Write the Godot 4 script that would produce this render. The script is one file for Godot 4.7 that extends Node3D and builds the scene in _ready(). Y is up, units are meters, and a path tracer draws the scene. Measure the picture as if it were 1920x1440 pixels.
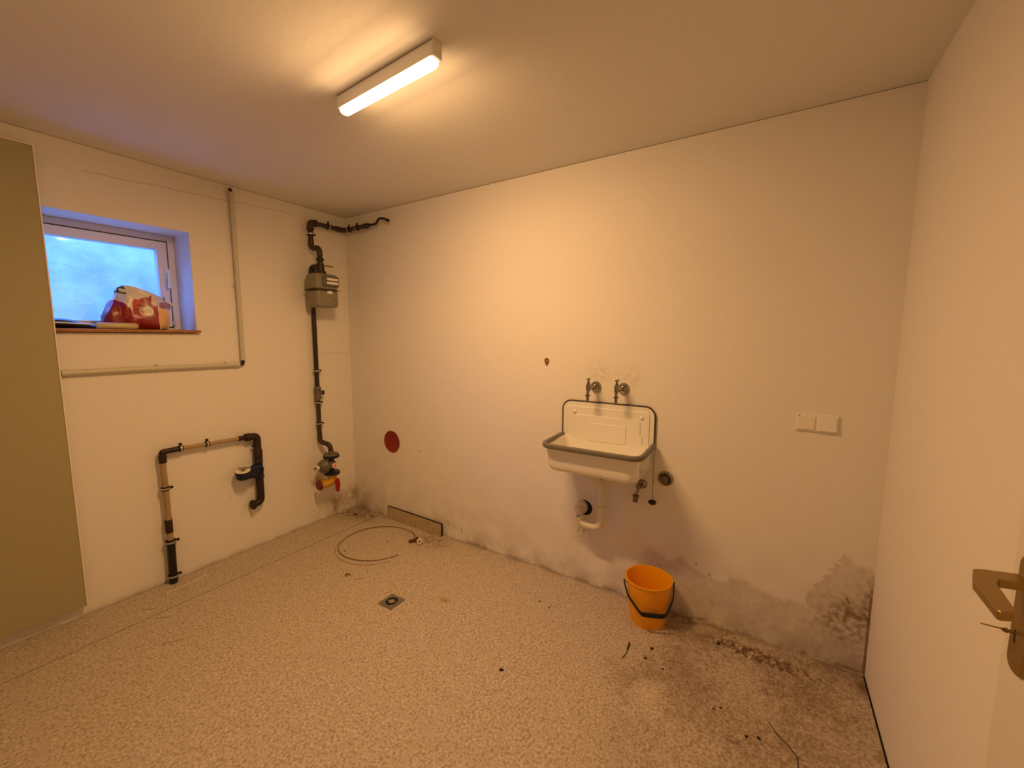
extends Node3D
# A basement utility room. x runs along the back wall, y is up, z comes towards the camera; the back left floor corner is the origin.

const W := 3.509
const H := 2.4806
const D := 3.30

var M := {}
var rng := RandomNumberGenerator.new()
var lay := Vector3.ZERO

# ---------------------------------------------------------------- helpers
func S() -> SurfaceTool:
	var st := SurfaceTool.new()
	st.begin(Mesh.PRIMITIVE_TRIANGLES)
	return st

func numbered(parent: Node, called: String) -> String:
	if not parent.has_node(called):
		return called
	var i := 1
	while parent.has_node("%s_%03d" % [called, i]):
		i += 1
	return "%s_%03d" % [called, i]

func thing(called: String, label: String, category: String, at: Vector3, group := "") -> Node3D:
	var o := Node3D.new()
	o.name = numbered(self, called)
	add_child(o, true)
	o.position = at
	tag(o, label, category, group)
	return o

func tag(o: Node, label := "", category := "", group := "", kind := "") -> void:
	if label: o.set_meta("label", label)
	if category: o.set_meta("category", category)
	if group: o.set_meta("group", group)
	if kind: o.set_meta("kind", kind)

# commits a mesh whose vertices are in room coordinates
func put(called: String, st: SurfaceTool, m: Material, parent: Node = null, label := "") -> MeshInstance3D:
	var o := MeshInstance3D.new()
	var to: Node = parent if parent else self
	o.name = numbered(to, called)
	o.mesh = st.commit()
	o.material_override = null
	o.set_surface_override_material(0, m)
	to.add_child(o, true)
	if parent and parent is Node3D and parent.get_parent() == self:
		o.position = -parent.position
	if label: o.set_meta("label", label)
	return o

func struct(called: String, st: SurfaceTool, m: Material, label: String, category: String) -> MeshInstance3D:
	var o := put(called, st, m)
	tag(o, label, category, "", "structure")
	return o

func tri(st: SurfaceTool, a: Vector3, b: Vector3, c: Vector3, na: Vector3, nb: Vector3, nc: Vector3, ua := Vector2.ZERO, ub := Vector2.ZERO, uc := Vector2.ZERO) -> void:
	if (b - a).cross(c - a).length_squared() < 1e-16:
		return
	if (c - a).cross(b - a).dot(na + nb + nc) < 0:
		var t := b; b = c; c = t
		t = nb; nb = nc; nc = t
		var u := ub; ub = uc; uc = u
	st.set_normal(na); st.set_uv(ua); st.add_vertex(a)
	st.set_normal(nb); st.set_uv(ub); st.add_vertex(b)
	st.set_normal(nc); st.set_uv(uc); st.add_vertex(c)

func quad(st: SurfaceTool, a: Vector3, b: Vector3, c: Vector3, d: Vector3, n: Vector3) -> void:
	tri(st, a, b, c, n, n, n)
	tri(st, a, c, d, n, n, n)

func box(st: SurfaceTool, lo: Vector3, hi: Vector3) -> void:
	for ax in 3:
		var u := (ax + 1) % 3
		var v := (ax + 2) % 3
		for s in 2:
			var n := Vector3.ZERO
			n[ax] = 1.0 if s else -1.0
			var q := []
			for k in [[0, 0], [1, 0], [1, 1], [0, 1]]:
				var p := Vector3.ZERO
				p[ax] = hi[ax] if s else lo[ax]
				p[u] = hi[u] if k[0] else lo[u]
				p[v] = hi[v] if k[1] else lo[v]
				q.append(p)
			quad(st, q[0], q[1], q[2], q[3], n)

# a box whose faces carry world-metre uv and a uv2 that maps (axes a, b) over a rectangle
func mbox(st: SurfaceTool, lo: Vector3, hi: Vector3, a: int, b: int, size: Vector2) -> void:
	for ax in 3:
		var u := (ax + 1) % 3
		var v := (ax + 2) % 3
		for s in 2:
			var n := Vector3.ZERO
			n[ax] = 1.0 if s else -1.0
			var q := []
			for k in [[0, 0], [1, 0], [1, 1], [0, 1]]:
				var p := Vector3.ZERO
				p[ax] = hi[ax] if s else lo[ax]
				p[u] = hi[u] if k[0] else lo[u]
				p[v] = hi[v] if k[1] else lo[v]
				q.append(p)
			var order := [0, 1, 2, 0, 2, 3]
			if (q[2] - q[0]).cross(q[1] - q[0]).dot(n) < 0:
				order = [0, 2, 1, 0, 3, 2]
			for i in order:
				var p: Vector3 = q[i]
				st.set_normal(n)
				st.set_uv(Vector2(p[u], p[v]))
				st.set_uv2(Vector2(p[a] / size.x, (p[b] / size.y) if b == 2 else (1.0 - p[b] / size.y)))
				st.add_vertex(p)

func rbox(st: SurfaceTool, c: Vector3, size: Vector3, r: float, xf := Transform3D()) -> void:
	var h := size / 2.0
	r = minf(r, minf(h.x, minf(h.y, h.z)) * 0.999)
	for ax in 3:
		var u := (ax + 1) % 3
		var v := (ax + 2) % 3
		var lu := [-h[u], -h[u] + r * 0.42, -h[u] + r, h[u] - r, h[u] - r * 0.42, h[u]]
		var lv := [-h[v], -h[v] + r * 0.42, -h[v] + r, h[v] - r, h[v] - r * 0.42, h[v]]
		for s in [-1.0, 1.0]:
			var P := []
			var N := []
			for i in 6:
				for j in 6:
					var p := Vector3.ZERO
					p[ax] = s * h[ax]
					p[u] = lu[i]
					p[v] = lv[j]
					var inner := p.clamp(-(h - Vector3.ONE * r), h - Vector3.ONE * r)
					var d := (p - inner).normalized()
					P.append(xf * (c + inner + d * r))
					N.append((xf.basis * d).normalized())
			for i in 5:
				for j in 5:
					var a := i * 6 + j
					tri(st, P[a], P[a + 6], P[a + 7], N[a], N[a + 6], N[a + 7])
					tri(st, P[a], P[a + 7], P[a + 1], N[a], N[a + 7], N[a + 1])

# rounds the corners of a polyline
func fillet(pts: Array, r: float, k := 6) -> Array:
	var out := [pts[0]]
	for i in range(1, pts.size() - 1):
		var a: Vector3 = pts[i - 1]
		var b: Vector3 = pts[i]
		var c: Vector3 = pts[i + 1]
		var d1 := (a - b).normalized()
		var d2 := (c - b).normalized()
		var cut := minf(r, minf((a - b).length(), (c - b).length()) * 0.49)
		var p := b + d1 * cut
		var q := b + d2 * cut
		for j in k + 1:
			var t := float(j) / k
			out.append(p.lerp(b, t).lerp(b.lerp(q, t), t))
	out.append(pts[-1])
	return out

func rad(r: Variant, i: int) -> float:
	return float(r[i]) if r is Array else float(r)

func tube(st: SurfaceTool, pts: Array, r: Variant, n := 14, caps := true) -> void:
	var rings := []
	var side := Vector3.ZERO
	var last := Vector3.ZERO
	for i in pts.size():
		var d0: Vector3 = (pts[i] - pts[maxi(i - 1, 0)])
		var d1: Vector3 = (pts[mini(i + 1, pts.size() - 1)] - pts[i])
		var t := (d0.normalized() + d1.normalized()).normalized()
		if side == Vector3.ZERO:
			side = t.cross(Vector3.UP if absf(t.y) < 0.9 else Vector3.RIGHT).normalized()
		else:
			side = (side - t * side.dot(t)).normalized()
		var up := t.cross(side).normalized()
		var ring := []
		for k in n:
			var a := TAU * k / n
			var nn := side * cos(a) + up * sin(a)
			ring.append([pts[i] + nn * rad(r, i), nn, t])
		rings.append(ring)
	for i in rings.size() - 1:
		for k in n:
			var a = rings[i][k]
			var b = rings[i][(k + 1) % n]
			var c = rings[i + 1][(k + 1) % n]
			var d = rings[i + 1][k]
			tri(st, a[0], b[0], c[0], a[1], b[1], c[1])
			tri(st, a[0], c[0], d[0], a[1], c[1], d[1])
	if caps:
		for e in [[0, -1.0], [rings.size() - 1, 1.0]]:
			var ring = rings[e[0]]
			var nn: Vector3 = ring[0][2] * e[1]
			for k in n:
				tri(st, pts[e[0]], ring[k][0], ring[(k + 1) % n][0], nn, nn, nn)

func along(at: Vector3, dir: Vector3) -> Transform3D:
	var y := dir.normalized()
	var x := y.cross(Vector3.UP if absf(y.y) < 0.9 else Vector3.RIGHT).normalized()
	return Transform3D(Basis(x, y, x.cross(y)), at)

# turns a profile of (radius, height) about the local y axis; edges sharper than about 40 degrees stay sharp
func lathe(st: SurfaceTool, prof: Array, xf := Transform3D(), n := 24, sx := 1.0) -> void:
	var m := prof.size() - 1
	var sn := []
	for i in m:
		var d: Vector2 = prof[i + 1] - prof[i]
		sn.append(Vector2(d.y, -d.x).normalized())
	var sgn := 1.0
	for i in m:
		var na: Vector2 = sn[i]
		var nb: Vector2 = sn[i]
		if i > 0 and sn[i - 1].dot(sn[i]) > 0.76: na = (sn[i - 1] + sn[i]).normalized()
		if i < m - 1 and sn[i + 1].dot(sn[i]) > 0.76: nb = (sn[i + 1] + sn[i]).normalized()
		var p: Vector2 = prof[i]
		var q: Vector2 = prof[i + 1]
		for k in n:
			var a0 := TAU * k / n
			var a1 := TAU * (k + 1) / n
			var f := func(v: Vector2, a: float) -> Vector3: return Vector3(v.x * cos(a) * sx, v.y, v.x * sin(a))
			var g := func(v: Vector2, a: float) -> Vector3: return (xf.basis * Vector3(v.x * cos(a), v.y, v.x * sin(a))).normalized() * sgn
			tri(st, xf * f.call(p, a0), xf * f.call(p, a1), xf * f.call(q, a1), g.call(na, a0), g.call(na, a1), g.call(nb, a1))
			tri(st, xf * f.call(p, a0), xf * f.call(q, a1), xf * f.call(q, a0), g.call(na, a0), g.call(nb, a1), g.call(nb, a0))

func disc(st: SurfaceTool, at: Vector3, dir: Vector3, r: float, h: float, bevel := 0.002, n := 28) -> void:
	lathe(st, [Vector2(0, 0), Vector2(r, 0), Vector2(r, h - bevel), Vector2(r - bevel, h), Vector2(0, h)], along(at, dir), n)

# smooth surface through a grid of points; flip turns the side that faces out
func grid(st: SurfaceTool, P: Array, closed_u: bool, flip := false, uvf: Variant = null) -> void:
	var R := P.size()
	var C: int = P[0].size()
	var N := []
	for i in R:
		var row := []
		for j in C:
			var jl := (j - 1 + C) % C if closed_u else maxi(j - 1, 0)
			var jr := (j + 1) % C if closed_u else mini(j + 1, C - 1)
			var du: Vector3 = P[i][jr] - P[i][jl]
			var dv: Vector3 = P[mini(i + 1, R - 1)][j] - P[maxi(i - 1, 0)][j]
			var nn := du.cross(dv)
			if nn.length() < 1e-12:
				nn = Vector3.UP
			nn = nn.normalized()
			row.append(-nn if flip else nn)
		N.append(row)
	for i in R - 1:
		for j in (C if closed_u else C - 1):
			var k := (j + 1) % C
			var u := [Vector2.ZERO, Vector2.ZERO, Vector2.ZERO, Vector2.ZERO]
			if uvf != null:
				u = [uvf.call(P[i][j]), uvf.call(P[i][k]), uvf.call(P[i + 1][k]), uvf.call(P[i + 1][j])]
			tri(st, P[i][j], P[i][k], P[i + 1][k], N[i][j], N[i][k], N[i + 1][k], u[0], u[1], u[2])
			tri(st, P[i][j], P[i + 1][k], P[i + 1][j], N[i][j], N[i + 1][k], N[i + 1][j], u[0], u[2], u[3])

# a polygon in the local xy plane, pushed out along local z from 0 to depth, with a chamfer on the far edge
func prism(st: SurfaceTool, poly: PackedVector2Array, depth: float, xf: Transform3D, bevel := 0.0) -> void:
	if Geometry2D.is_polygon_clockwise(poly):
		poly.reverse()
	var inner := poly
	if bevel > 0:
		var off := Geometry2D.offset_polygon(poly, -bevel, Geometry2D.JOIN_MITER)
		if off.size() and off[0].size() == poly.size():
			var best := 0
			for k in poly.size():
				if off[0][k].distance_to(poly[0]) < off[0][best].distance_to(poly[0]): best = k
			inner = PackedVector2Array()
			for k in poly.size(): inner.append(off[0][(best + k) % poly.size()])
			if Geometry2D.is_polygon_clockwise(inner):
				inner = poly; bevel = 0.0
		else:
			bevel = 0.0
	var zt := depth - bevel
	var n := poly.size()
	for i in n:
		var a := poly[i]
		var b := poly[(i + 1) % n]
		var d := (b - a).normalized()
		var nn := (xf.basis * Vector3(d.y, -d.x, 0)).normalized()
		quad(st, xf * Vector3(a.x, a.y, 0), xf * Vector3(b.x, b.y, 0), xf * Vector3(b.x, b.y, zt), xf * Vector3(a.x, a.y, zt), nn)
		if bevel > 0:
			var c := inner[i]
			var e := inner[(i + 1) % n]
			var nb := (xf.basis * Vector3(d.y, -d.x, 1)).normalized()
			quad(st, xf * Vector3(a.x, a.y, zt), xf * Vector3(b.x, b.y, zt), xf * Vector3(e.x, e.y, depth), xf * Vector3(c.x, c.y, depth), nb)
	for f in [[poly, 0.0, -1.0], [inner, depth, 1.0]]:
		var pp: PackedVector2Array = f[0]
		var idx := Geometry2D.triangulate_polygon(pp)
		var nn: Vector3 = (xf.basis * Vector3(0, 0, f[2])).normalized()
		for t in range(0, idx.size(), 3):
			var v := []
			for q in 3: v.append(xf * Vector3(pp[idx[t + q]].x, pp[idx[t + q]].y, f[1]))
			tri(st, v[0], v[1], v[2], nn, nn, nn)

func rrect(lo: Vector2, hi: Vector2, r: float, k := 5) -> PackedVector2Array:
	var out := PackedVector2Array()
	var cs := [Vector2(hi.x - r, hi.y - r), Vector2(lo.x + r, hi.y - r), Vector2(lo.x + r, lo.y + r), Vector2(hi.x - r, lo.y + r)]
	for q in 4:
		for j in k + 1:
			var a := PI / 2 * q + PI / 2 * j / k
			out.append(cs[q] + Vector2(cos(a), sin(a)) * r)
	return out

# ---------------------------------------------------------------- materials
func mat(c: Color, rough := 0.6, metal := 0.0, spec := 0.5) -> StandardMaterial3D:
	var m := StandardMaterial3D.new()
	m.albedo_color = c
	m.roughness = rough
	m.metallic = metal
	m.metallic_specular = spec
	return m

func noise(freq: float, seed_: int, oct := 4, type := FastNoiseLite.TYPE_SIMPLEX_SMOOTH) -> FastNoiseLite:
	var n := FastNoiseLite.new()
	n.noise_type = type
	n.seed = seed_
	n.frequency = freq
	n.fractal_octaves = oct
	n.fractal_type = FastNoiseLite.FRACTAL_FBM if oct > 1 else FastNoiseLite.FRACTAL_NONE
	return n

func noise_tex(freq: float, seed_: int, oct: int, size := 512) -> NoiseTexture2D:
	var t := NoiseTexture2D.new()
	t.width = size
	t.height = size
	t.seamless = true
	t.noise = noise(freq, seed_, oct)
	return t

func bumpy(m: StandardMaterial3D, tex: Texture2D, cm: float, per_metre: float) -> StandardMaterial3D:
	m.heightmap_enabled = true
	m.heightmap_texture = tex
	m.heightmap_scale = cm
	m.uv1_triplanar = true
	m.uv1_world_triplanar = true
	m.uv1_scale = Vector3.ONE * per_metre
	return m

# dark or pale variation of a metal or paint, computed, laid on in the thing's own axes
func worn(m: StandardMaterial3D, a: Color, b: Color, freq: float, seed_: int, per_metre := 4.0) -> StandardMaterial3D:
	var t := noise_tex(freq, seed_, 4, 256)
	var g := Gradient.new()
	g.set_color(0, a)
	g.set_color(1, b)
	t.color_ramp = g
	m.albedo_color = Color.WHITE
	m.albedo_texture = t
	m.uv1_triplanar = true
	m.uv1_scale = Vector3.ONE * per_metre
	return m

func with_dirt(m: StandardMaterial3D, im: Image) -> StandardMaterial3D:
	m.detail_enabled = true
	m.detail_albedo = ImageTexture.create_from_image(im)
	m.detail_blend_mode = BaseMaterial3D.BLEND_MODE_MUL
	m.detail_uv_layer = BaseMaterial3D.DETAIL_UV_2
	return m

func stain(im: Image, x0: float, y0: float, x1: float, y1: float, px: float, f: Callable) -> void:
	for j in range(maxi(0, int(y0 * px)), mini(im.get_height(), int(y1 * px))):
		for i in range(maxi(0, int(x0 * px)), mini(im.get_width(), int(x1 * px))):
			var t: Color = f.call((i + 0.5) / px, (j + 0.5) / px)   # rgb tint, a = strength
			if t.a > 0.003:
				var c := im.get_pixel(i, j)
				im.set_pixel(i, j, Color(lerpf(c.r, c.r * t.r, t.a), lerpf(c.g, c.g * t.g, t.a), lerpf(c.b, c.b * t.b, t.a)))

func scratch(im: Image, px: float, pts: Array, w: float, c: Color) -> void:
	for k in pts.size() - 1:
		var a: Vector2 = pts[k]
		var b: Vector2 = pts[k + 1]
		var lo := a.min(b) - Vector2.ONE * (w + 1.0 / px)
		var hi := a.max(b) + Vector2.ONE * (w + 1.0 / px)
		stain(im, lo.x, lo.y, hi.x, hi.y, px, func(x: float, y: float) -> Color:
			var q := Geometry2D.get_closest_point_to_segment(Vector2(x, y), a, b)
			return Color(c.r, c.g, c.b, c.a * clampf(1.0 - (q.distance_to(Vector2(x, y)) - w * 0.5) * px, 0.0, 1.0)))

func curve(tab: Array, x: float) -> float:
	if x <= tab[0][0]: return tab[0][1]
	for i in tab.size() - 1:
		if x <= tab[i + 1][0]:
			return lerpf(tab[i][1], tab[i + 1][1], (x - tab[i][0]) / (tab[i + 1][0] - tab[i][0]))
	return tab[-1][1]

func gauss(x: float, y: float, cx: float, cy: float, rx: float, ry: float) -> float:
	return exp(-((x - cx) * (x - cx) / (rx * rx) + (y - cy) * (y - cy) / (ry * ry)))

func make_back_dirt_tones() -> Image:
	var px := 400.0
	var im := Image.create(int(W * px), int(H * px), false, Image.FORMAT_RGB8)
	im.fill(Color.WHITE)
	var n := noise(5.0, 3, 4)
	var f := noise(26.0, 8, 4)
	var top := [[2.40, -0.05], [2.50, 0.30], [2.58, 0.34], [2.66, 0.305], [2.72, 0.33], [2.80, 0.27], [2.93, 0.275], [3.03, 0.295], [3.16, 0.25], [3.26, 0.27], [3.33, 0.42], [3.40, 0.56], [3.45, 0.52], [3.52, 0.50]]
	stain(im, 0, H - 0.75, W, H, px, func(x: float, yy: float) -> Color:
		var y := H - yy
		var a := n.get_noise_2d(x, y)
		var b := f.get_noise_2d(x, y)
		var damp := 0.0
		if x > 2.35:
			var t := curve(top, x + 0.02 * b) + 0.03 * a + 0.012 * b
			damp = smoothstep(-0.008, 0.034, t - y) * smoothstep(2.42, 2.62, x) * (0.20 + 0.10 * b + 0.05 * smoothstep(0.05, 0.0, absf(t - y - 0.012)))
		var mould_gap := clampf(0.85 * gauss(x, y, 3.43, 0.22, 0.10, 0.09) * (0.55 + 0.8 * b + 0.5 * a), 0.0, 0.6)
		mould_gap = maxf(mould_gap, clampf(0.7 * gauss(x, y, 3.50, 0.28, 0.03, 0.14) * (0.6 + b), 0.0, 0.6))
		if x > 3.498: mould_gap = maxf(mould_gap, 0.62 * smoothstep(0.46, 0.34, y + 0.12 * b))  # dark of the open corner gap, painted in beside the mould
		var base := 0.75 * exp(-y / 0.022) * clampf(0.5 + 1.6 * a + 0.6 * b, 0.0, 1.0)  # wall tone darkens unevenly towards the floor
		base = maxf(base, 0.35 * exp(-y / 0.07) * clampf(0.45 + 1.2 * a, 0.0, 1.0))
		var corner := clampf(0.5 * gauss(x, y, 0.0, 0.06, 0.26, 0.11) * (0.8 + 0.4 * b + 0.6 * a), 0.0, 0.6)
		var trap := 0.42 * gauss(x, y, 2.15, 0.35, 0.04, 0.07) * clampf(0.6 + 2.2 * b, 0.0, 1.3)
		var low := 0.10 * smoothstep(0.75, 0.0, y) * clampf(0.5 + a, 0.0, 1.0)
		var k := clampf(damp + mould_gap + base + corner + trap + low, 0.0, 0.92)
		return Color(0.60 - 0.10 * mould_gap, 0.52 - 0.12 * mould_gap, 0.45 - 0.14 * mould_gap, k))
	stain(im, 2.0, H - 1.50, 2.6, H - 1.10, px, func(x: float, yy: float) -> Color:
		var y := H - yy
		var b := f.get_noise_2d(x, y)
		return Color(0.55, 0.42, 0.30, 0.15 * clampf(0.5 + 1.2 * b, 0.0, 1.0) * (gauss(x, y, 2.25, 1.30, 0.07, 0.05) + gauss(x, y, 2.42, 1.27, 0.05, 0.06))))
	var dk := Color(0.4, 0.3, 0.24, 0.55)
	for s in [[2.793, 0.312, 2.795, 0.300], [2.86, 0.275, 2.861, 0.268], [1.07, 0.12, 1.08, 0.10], [3.42, 0.34, 3.43, 0.31], [0.78, 0.62, 0.80, 0.615], [1.2, 0.10, 1.205, 0.06]]:
		scratch(im, px, [Vector2(s[0], H - s[1]), Vector2(s[2], H - s[3])], 0.003, dk)
	return im

func make_left_dirt() -> Image:
	var px := 400.0
	var im := Image.create(int(D * px), int(H * px), false, Image.FORMAT_RGB8)
	im.fill(Color.WHITE)
	var n := noise(5.0, 13, 4)
	var f := noise(24.0, 18, 4)
	stain(im, 0, H - 0.45, 2.4, H, px, func(z: float, yy: float) -> Color:
		var y := H - yy
		var a := n.get_noise_2d(z, y)
		var b := f.get_noise_2d(z, y)
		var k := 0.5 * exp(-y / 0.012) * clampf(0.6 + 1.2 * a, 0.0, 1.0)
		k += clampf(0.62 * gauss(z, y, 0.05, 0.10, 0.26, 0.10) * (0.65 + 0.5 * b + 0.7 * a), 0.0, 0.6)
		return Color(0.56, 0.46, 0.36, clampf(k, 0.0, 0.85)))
	var crack := []
	for i in 15:
		var t := i / 14.0
		crack.append(Vector2(lerpf(1.56, 0.45, t), H - (lerpf(2.348, 2.405, t) + 0.003 * sin(i * 2.1) + 0.002 * sin(i * 5.3))))
	scratch(im, px, crack, 0.0008, Color(0.5, 0.4, 0.3, 0.34))
	for s in [[1.10, 0.55, 1.102, 0.545], [1.60, 0.42, 1.604, 0.42], [0.99, 0.42, 1.0, 0.41], [0.92, 2.44, 0.95, 2.46], [0.30, 1.37, 0.02, 1.365]]:
		scratch(im, px, [Vector2(s[0], H - s[1]), Vector2(s[2], H - s[3])], 0.0015, Color(0.5, 0.4, 0.3, 0.25))
	return im

func make_floor_dirt() -> Image:
	var px := 300.0
	var im := Image.create(int(W * px), int(D * px), false, Image.FORMAT_RGB8)
	im.fill(Color(0.955, 0.955, 0.955))
	var n := noise(3.2, 23, 4)
	var f := noise(22.0, 28, 4)
	var g := noise(60.0, 29, 3)
	stain(im, 2.0, 0, W, 1.7, px, func(x: float, z: float) -> Color:
		var a := n.get_noise_2d(x, z)
		var b := f.get_noise_2d(x, z)
		var c := g.get_noise_2d(x, z)
		var k := 0.34 * smoothstep(2.5, 2.75, x + 0.15 * a) * smoothstep(1.35, 0.35, z + 0.25 * a) * clampf(0.55 + 0.9 * a + 0.7 * b + 0.5 * c, 0.1, 1.2)
		k = maxf(k, clampf(1.25 * gauss(x, z, 3.10, 0.13 + 0.04 * (x - 3.1), 0.24, 0.045) * (0.55 + 1.2 * b + 0.9 * c), 0.0, 0.8))
		k = maxf(k, 0.75 * gauss(x, z, 2.77, 0.045, 0.10, 0.04) * clampf(0.6 + 1.5 * b, 0.0, 1.0))
		k = maxf(k, 0.7 * gauss(x, z, 3.49, 0.09, 0.03, 0.05))
		k = maxf(k, 0.6 * gauss(x, z, 3.03, 0.66, 0.035, 0.025) * clampf(0.8 + b, 0.0, 1.0))
		k = maxf(k, clampf(0.35 * gauss(x, z, 3.18, 0.62, 0.25, 0.16) * (0.6 + 1.3 * b), 0.0, 0.5))
		k -= 0.5 * gauss(x, z, 2.70, 0.63, 0.045, 0.07)
		return Color(0.46, 0.36, 0.28, clampf(k, 0.0, 0.85)))
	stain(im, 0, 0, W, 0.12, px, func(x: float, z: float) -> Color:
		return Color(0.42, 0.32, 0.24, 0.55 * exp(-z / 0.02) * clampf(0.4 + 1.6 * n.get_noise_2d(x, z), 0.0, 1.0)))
	stain(im, 0, 0, 1.3, 0.5, px, func(x: float, z: float) -> Color:
		var b := f.get_noise_2d(x, z)
		return Color(0.42, 0.32, 0.22, clampf(0.8 * (gauss(x, z, 0.12, 0.10, 0.22, 0.10) + 0.6 * gauss(x, z, 1.02, 0.12, 0.14, 0.08)) * (0.5 + 1.0 * b), 0.0, 0.5)))
	stain(im, 1.40, 0.40, 1.70, 0.80, px, func(x: float, z: float) -> Color:
		return Color(0.75, 0.6, 0.3, 0.5 * gauss(x, z, 1.56, 0.60, 0.03, 0.02)))
	stain(im, 2.60, 0.50, 2.82, 0.78, px, func(x: float, z: float) -> Color:
		return Color(1.047, 1.047, 1.047, gauss(x, z, 2.70, 0.63, 0.04, 0.06)))
	for s in [[0.95, 0.745, 1.0, 0.70], [0.35, 1.55, 0.40, 1.50], [0.62, 1.60, 0.66, 1.53], [0.22, 1.55, 0.24, 1.52], [3.07, 0.62, 3.085, 0.64], [1.22, 0.74, 1.24, 0.70]]:
		scratch(im, px, [Vector2(s[0], s[1]), Vector2(s[2], s[3])], 0.003, Color(0.45, 0.35, 0.26, 0.4))
	return im

func make_floor_specks() -> Image:
	var s := 1024
	var a := noise(0.048, 41, 2).get_seamless_image(s, s)
	var b := noise(0.12, 42, 2).get_seamless_image(s, s)
	var c := noise(0.012, 43, 2).get_seamless_image(s, s)
	a.convert(Image.FORMAT_L8); b.convert(Image.FORMAT_L8); c.convert(Image.FORMAT_L8)
	var da := a.get_data()
	var db := b.get_data()
	var dc := c.get_data()
	var out := PackedByteArray()
	out.resize(s * s * 3)
	for i in s * s:
		var va := da[i] / 255.0
		var vb := db[i] / 255.0
		var k := (va - 0.5) * 1.3 + (vb - 0.5) * 0.75 + (dc[i] / 255.0 - 0.5) * 0.25
		var dark := clampf((-k - 0.10) * 3.6, 0.0, 1.0)
		var pale := clampf((k - 0.16) * 3.4, 0.0, 1.0)
		var r := 200.0 - 26.0 * dark + 20.0 * pale + 6.0 * k
		var g := 185.0 - 31.0 * dark + 23.0 * pale + 6.0 * k
		var bl := 166.0 - 36.0 * dark + 25.0 * pale + 6.0 * k
		out[i * 3] = int(r)
		out[i * 3 + 1] = int(g)
		out[i * 3 + 2] = int(bl)
	return Image.create_from_data(s, s, false, Image.FORMAT_RGB8, out)

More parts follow.
